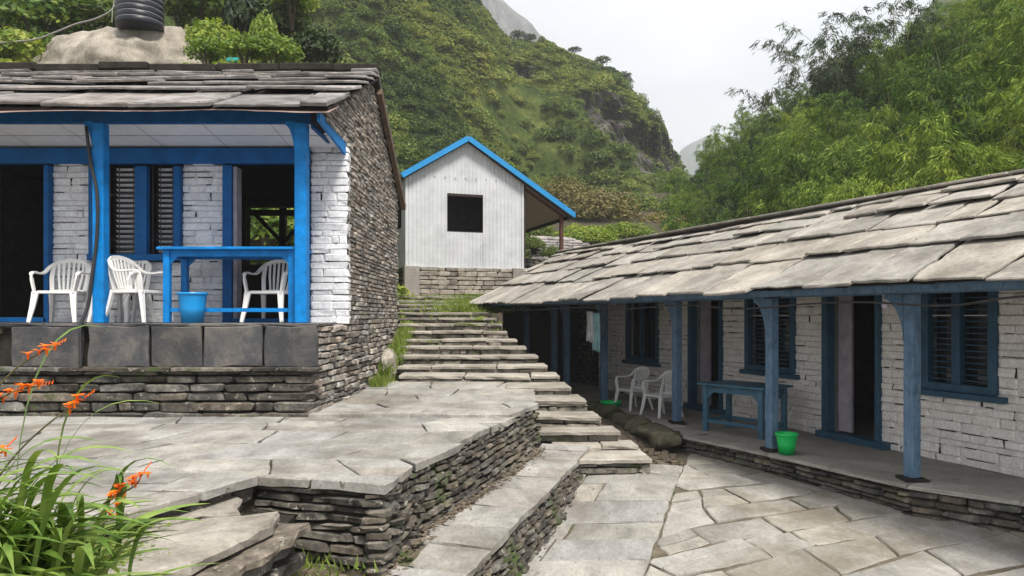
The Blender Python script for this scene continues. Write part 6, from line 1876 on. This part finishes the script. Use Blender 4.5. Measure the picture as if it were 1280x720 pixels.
# bush seen through the house, bushes round the shed
bush('bush', at(345, 285, 17.2), (1.6, 0.8, 1.2), 'bushy', 'sunlit bush seen through the open doorway of the stone house', 'bush', 1400, 0.13, seed=31)
for k, (px, py, d, w, h, mt, lb) in enumerate([(745, 262, 44, 3.0, 2.2, 'olive', 'rusty brown bush behind the porch of the tin shed'), (705, 245, 48, 2.4, 1.8, 'olive', 'olive brown bush left of the rusty one'),
      (735, 298, 33, 1.5, 0.8, 'bright', 'yellow green bush beyond the small stone hut'), (782, 292, 36, 1.8, 0.9, 'bushy', 'low green bush above the far end of the lodge roof'),
      (674, 292, 30, 0.8, 0.8, 'forest', 'rounded green bush behind the shed porch post'), (690, 316, 26.6, 0.5, 0.4, 'forest', 'small dark bush on the low stone wall'), (668, 305, 27.4, 0.5, 0.5, 'forest', 'small green bush against the hut wall'),
      (830, 285, 44, 2.6, 1.5, 'olive', 'dry looking bush at the foot of the mountain'), (800, 262, 50, 2.8, 1.8, 'forest', 'green tree at the foot of the mountain right of the shed'), (860, 262, 46, 2.4, 2.0, 'bushy', 'green tree where the mountain meets the bamboo'),
      (560, 300, 38, 3.0, 2.5, 'forest', 'tree behind the tin shed')][:10]):
    bush('tree' if 'tree' in lb else 'bush', at(px, py, d), (w, w, h), mt, lb, 'tree' if 'tree' in lb else 'bush', 3200, 0.085 if d > 35 else 0.11, seed=50 + k)
# small wind-bent trees on the skyline
for k, (px, py, d, s) in enumerate(((716, 66, 126, 1.3), (752, 80, 122, 1.6), (776, 104, 118, 1.6), (783, 112, 117, 1.2), (650, 56, 131, 1.6), (662, 60, 130, 1.3))):
    top_ = min((max((MV[i_ * MN + j_] for j_ in range(MNT - 14, MNT + 3)), key=lambda q_: q_.z / q_.y) for i_ in range(MNS + 1)), key=lambda q_: abs(640 + q_.x / q_.y * F - px))
    e = bush('skyline_tree', top_ + ZU * (s * 0.62), (s * 1.1, s, s * 0.6), 'darkleaf', ['small flat topped tree leftmost on the bare skyline', 'flat topped tree tallest on the skyline', 'dark narrow tree on the falling skyline', 'dark shrub just below the narrow skyline tree', 'rounded tree in the skyline dip', 'second rounded tree beside the skyline dip'][k], 'tree', 420, 0.25, seed=k, stem=True)
# near hillside ground plants
pts = []; 
for _ in range(2600):
    x = random.uniform(-24, -3.2); y = random.uniform(16.3, 34)
    z = terr(x, y)
    if abs(x - bo.matrix_world.translation.x) < 0: continue
    q = at(147, 60, 20.6)
    if abs(x - q.x) < 2.5 and -3.4 < y - q.y < 2.0: continue
    pts.append((x, y, z))
scatter('hillside_plants', pts, [random.uniform(0.25, 0.75) for _ in pts], [random.uniform(0, 6.28) for _ in pts], [leaf_cluster('hillside_plants_shape', 160, 1.0, 0.3, M['bushy'], 120 + k, 0.7, 0.5) for k in range(3)], 'mixed green plants covering the bank behind the stone house', 'plants')
pts = []
for _ in range(1700):
    x = random.uniform(-3.4, 16); y = random.uniform(23, 44); 
    q = (x - (6.98 - 0.357 * y)) * 0.942
    if -4.2 < x < 3.0 and y < 27: continue
    if q > 2.5 and y < 27: continue
    if fbm(x, y, 0, 3, 0.3) < -0.1: continue
    pts.append((x, y, terr(x, y)))
scatter('meadow_plants', pts, [random.uniform(0.15, 0.5) for _ in pts], [random.uniform(0, 6.28) for _ in pts], [leaf_cluster('meadow_plants_shape', 120, 1.0, 0.3, M['bushy'], 140 + k, 0.6, 0.4) for k in range(3)], 'low green plants on the ground beyond the shed', 'plants')

# ---------------------------------------------------------------- orange flowered plant in the foreground
plant = empty('flowering_plant', (-1.85, 2.4, -1.2)); tag(plant, 'clump of long arching green blades with orange flowers at the bottom left', 'plant')
rp2 = random.Random(6)
def blade(root, az, L_, rise, w, name='leaf'):
    n = 9; pts = []
    for i in range(n + 1):
        t = i / n
        h = rise * (t - 0.0) * L_ * (1 - 0.62 * t) * 1.25
        r_ = L_ * (0.22 * t + 0.75 * t ** 1.8) * (1.15 - 0.45 * rise)
        pts.append(Vector((math.cos(az) * r_, math.sin(az) * r_, h)))
    side = Vector((-math.sin(az), math.cos(az), 0)); tw = rp2.uniform(-0.7, 0.7)
    vs = []
    for i, p in enumerate(pts):
        t = i / n; ww = w * (0.55 + 0.9 * t if t < 0.5 else 1.0) * (1 - max(0, (t - 0.45) / 0.55) ** 1.8) + 0.0008
        s = (side * math.cos(tw * t) + Vector((0, 0, 1)) * math.sin(tw * t))
        vs += [root + p - s * ww / 2, root + p + Vector((0, 0, -ww * 0.16)), root + p + s * ww / 2]
    fs = []
    for i in range(n):
        a = 3 * i; fs += [(a, a + 1, a + 4, a + 3), (a + 1, a + 2, a + 5, a + 4)]
    return mesh_obj(name, new_mesh(name, vs, fs, M['blade'], True), plant)
for k in range(292):
    a_ = rp2.gauss(-0.45, 0.55) if rp2.random() < 0.85 else rp2.uniform(-3.1, 3.1)
    root = Vector((-1.83 + rp2.gauss(0, 0.17), 2.35 + rp2.gauss(0, 0.16), -0.88 + rp2.uniform(-0.24, 0.08)))
    blade(root, a_, rp2.uniform(0.38, 0.70), rp2.uniform(0.6, 1.35), rp2.uniform(0.018, 0.036))
_keep = mesh_obj
extra_v, extra_f = [], []
def mesh_obj(name, me, parent=None, mw=None):
    k = len(extra_v); extra_v.extend(v.co.copy() for v in me.vertices); extra_f.extend(tuple(i + k for i in p.vertices) for p in me.polygons)
    bpy.data.meshes.remove(me)
for k in range(420):
    a_ = rp2.gauss(-0.45, 0.7)
    blade(Vector((-1.86 + rp2.gauss(0, 0.20), 2.45 + rp2.gauss(0, 0.22), -0.93 + rp2.uniform(-0.26, 0.04))), a_, rp2.uniform(0.30, 0.60), rp2.uniform(0.5, 1.3), rp2.uniform(0.016, 0.032))
mesh_obj = _keep
o = mesh_obj('leaf', new_mesh('leaf', extra_v, extra_f, M['blade'], True), plant); o['kind'] = 'stuff'
for (px, py, d, az, L_, ri, w) in ((60, 640, 3.0, 0.35, 0.75, 1.2, 0.024), (20, 600, 3.0, 0.9, 0.85, 1.5, 0.02), (70, 590, 2.9, 0.1, 0.55, 1.4, 0.022)):
    blade(at(px, py, d), az, L_, ri, w)
def flower(c, seed, s=1.0, parent=None):
    r = random.Random(seed); mb = MB()
    for k in range(6):
        a = k * math.pi / 3 + r.uniform(-.2, .2); tilt = r.uniform(0.3, 0.9)
        d = Vector((math.cos(a) * math.cos(tilt), math.sin(a) * math.cos(tilt), math.sin(tilt) * 0.7))
        sd = d.cross(Vector((0, 0, 1))).normalized(); l = 0.030 * s * r.uniform(0.8, 1.2); w = 0.0085 * s
        mb.add([c, c + d * l * 0.5 + sd * w, c + d * l + Vector((0, 0, -0.006)), c + d * l * 0.5 - sd * w], [(0, 1, 2, 3)])
    mb.tube([c + Vector((0, 0, -0.022 * s)), c], [0.003 * s, 0.006 * s], 5)
    return mb.build('flower', M['petal'], parent)
def flower_stem(pts, blooms, seed):
    pts = smooth_path(pts, 5)
    st = MB().tube(pts, [0.0045 * (1 - 0.6 * i / len(pts)) for i in range(len(pts))], 5).build('flower_stem', M['stem'], plant)
    r = random.Random(seed); tip = pts[-1]; prev = pts[-8] if len(pts) > 8 else pts[0]
    for k in range(blooms):
        c = tip.lerp(prev, k / max(1, blooms) ) + Vector((r.gauss(0, .010), r.gauss(0, .01), r.uniform(0.0, 0.02)))
        flower(c, seed * 10 + k, r.uniform(0.7, 1.05), st)
    for k in range(4):
        c = tip + (tip - prev).normalized() * (0.012 * (k + 1))
        MB().tube([c, c + Vector((0.006, 0, 0.012))], [0.003, 0.001], 5).build('bud', M['petal'], st)
D_F = 2.6
flower_stem([at(30, 640, 2.7), at(70, 645, 2.68), at(110, 640, 2.66), at(140, 622, 2.64), at(158, 608, 2.62)], 6, 1)
flower_stem([at(120, 636, 2.68), at(150, 618, 2.64), at(170, 606, 2.63), at(178, 592, 2.62)], 5, 2)
flower_stem([at(-60, 640, 2.6), at(-40, 540, 2.58), at(10, 470, 2.56), at(52, 440, 2.55), at(66, 434, 2.55)], 5, 3)
flower_stem([at(-60, 600, 2.5), at(-30, 530, 2.5), at(5, 496, 2.5), at(30, 486, 2.5), at(48, 483, 2.5)], 6, 4)
flower_stem([at(-40, 660, 2.6), at(10, 580, 2.6), at(60, 530, 2.6), at(90, 510, 2.6), at(103, 500, 2.6)], 5, 5)
flower_stem([at(-60, 700, 2.4), at(-40, 620, 2.4), at(-15, 580, 2.4), at(6, 562, 2.4)], 7, 6)
flower_stem([at(90, 690, 2.6), at(120, 662, 2.6), at(138, 645, 2.62), at(145, 634, 2.62)], 3, 7)
flower_stem([at(-80, 560, 2.5), at(-40, 520, 2.5), at(-5, 500, 2.5), at(12, 493, 2.5)], 6, 8)
# low ground plants at its foot
gp = MB()
for _ in range(2600):
    x = random.gauss(-2.06, 0.09); y = random.gauss(3.9, 0.35) ; z = -1.47 if x < -2.0 else -1.55
    x -= 0.33
    h = random.uniform(0.02, 0.10); a = random.uniform(0, 6.28); l = random.uniform(0.01, 0.03); dx, dy = math.cos(a) * l, math.sin(a) * l
    zz = z + random.uniform(0, 0.10)
    gp.add([(x - dx, y - dy, zz), (x - dy * .4, y + dx * .4, zz + 0.01), (x + dx, y + dy, zz + random.uniform(0, .02)), (x + dy * .4, y - dx * .4, zz)], [(0, 1, 2, 3)])
tag(gp.build('ground_plants', M['grass']), 'tiny light green plants between the blades and the slab ledge', 'plants', kind='stuff')

# ---------------------------------------------------------------- air
hz = MB(); hz.box((80, 231, 108), (640, 542, 224))
mh = bpy.data.materials.new('haze_air'); mh.use_nodes = True
for n in list(mh.node_tree.nodes): mh.node_tree.nodes.remove(n)
ho = mh.node_tree.nodes.new('ShaderNodeOutputMaterial'); pv = mh.node_tree.nodes.new('ShaderNodeVolumePrincipled')
pv.inputs['Color'].default_value = (0.92, 0.95, 1.0, 1); pv.inputs['Density'].default_value = 0.0006
mh.node_tree.links.new(pv.outputs[0], ho.inputs['Volume'])
mist = MB(); mist.box((70, 285, 105), (400, 170, 190))
mm = mh.copy(); mm.name = 'valley_mist_air'
[n for n in mm.node_tree.nodes if n.type == 'PRINCIPLED_VOLUME'][0].inputs['Density'].default_value = 0.0045
o = mist.build('valley_mist', mm); tag(o, 'pale low cloud filling the far valley and hiding its upper slopes', 'mist', kind='stuff')
HAZE = True
if HAZE:
    o = hz.build('haze', mh); o['kind'] = 'stuff'
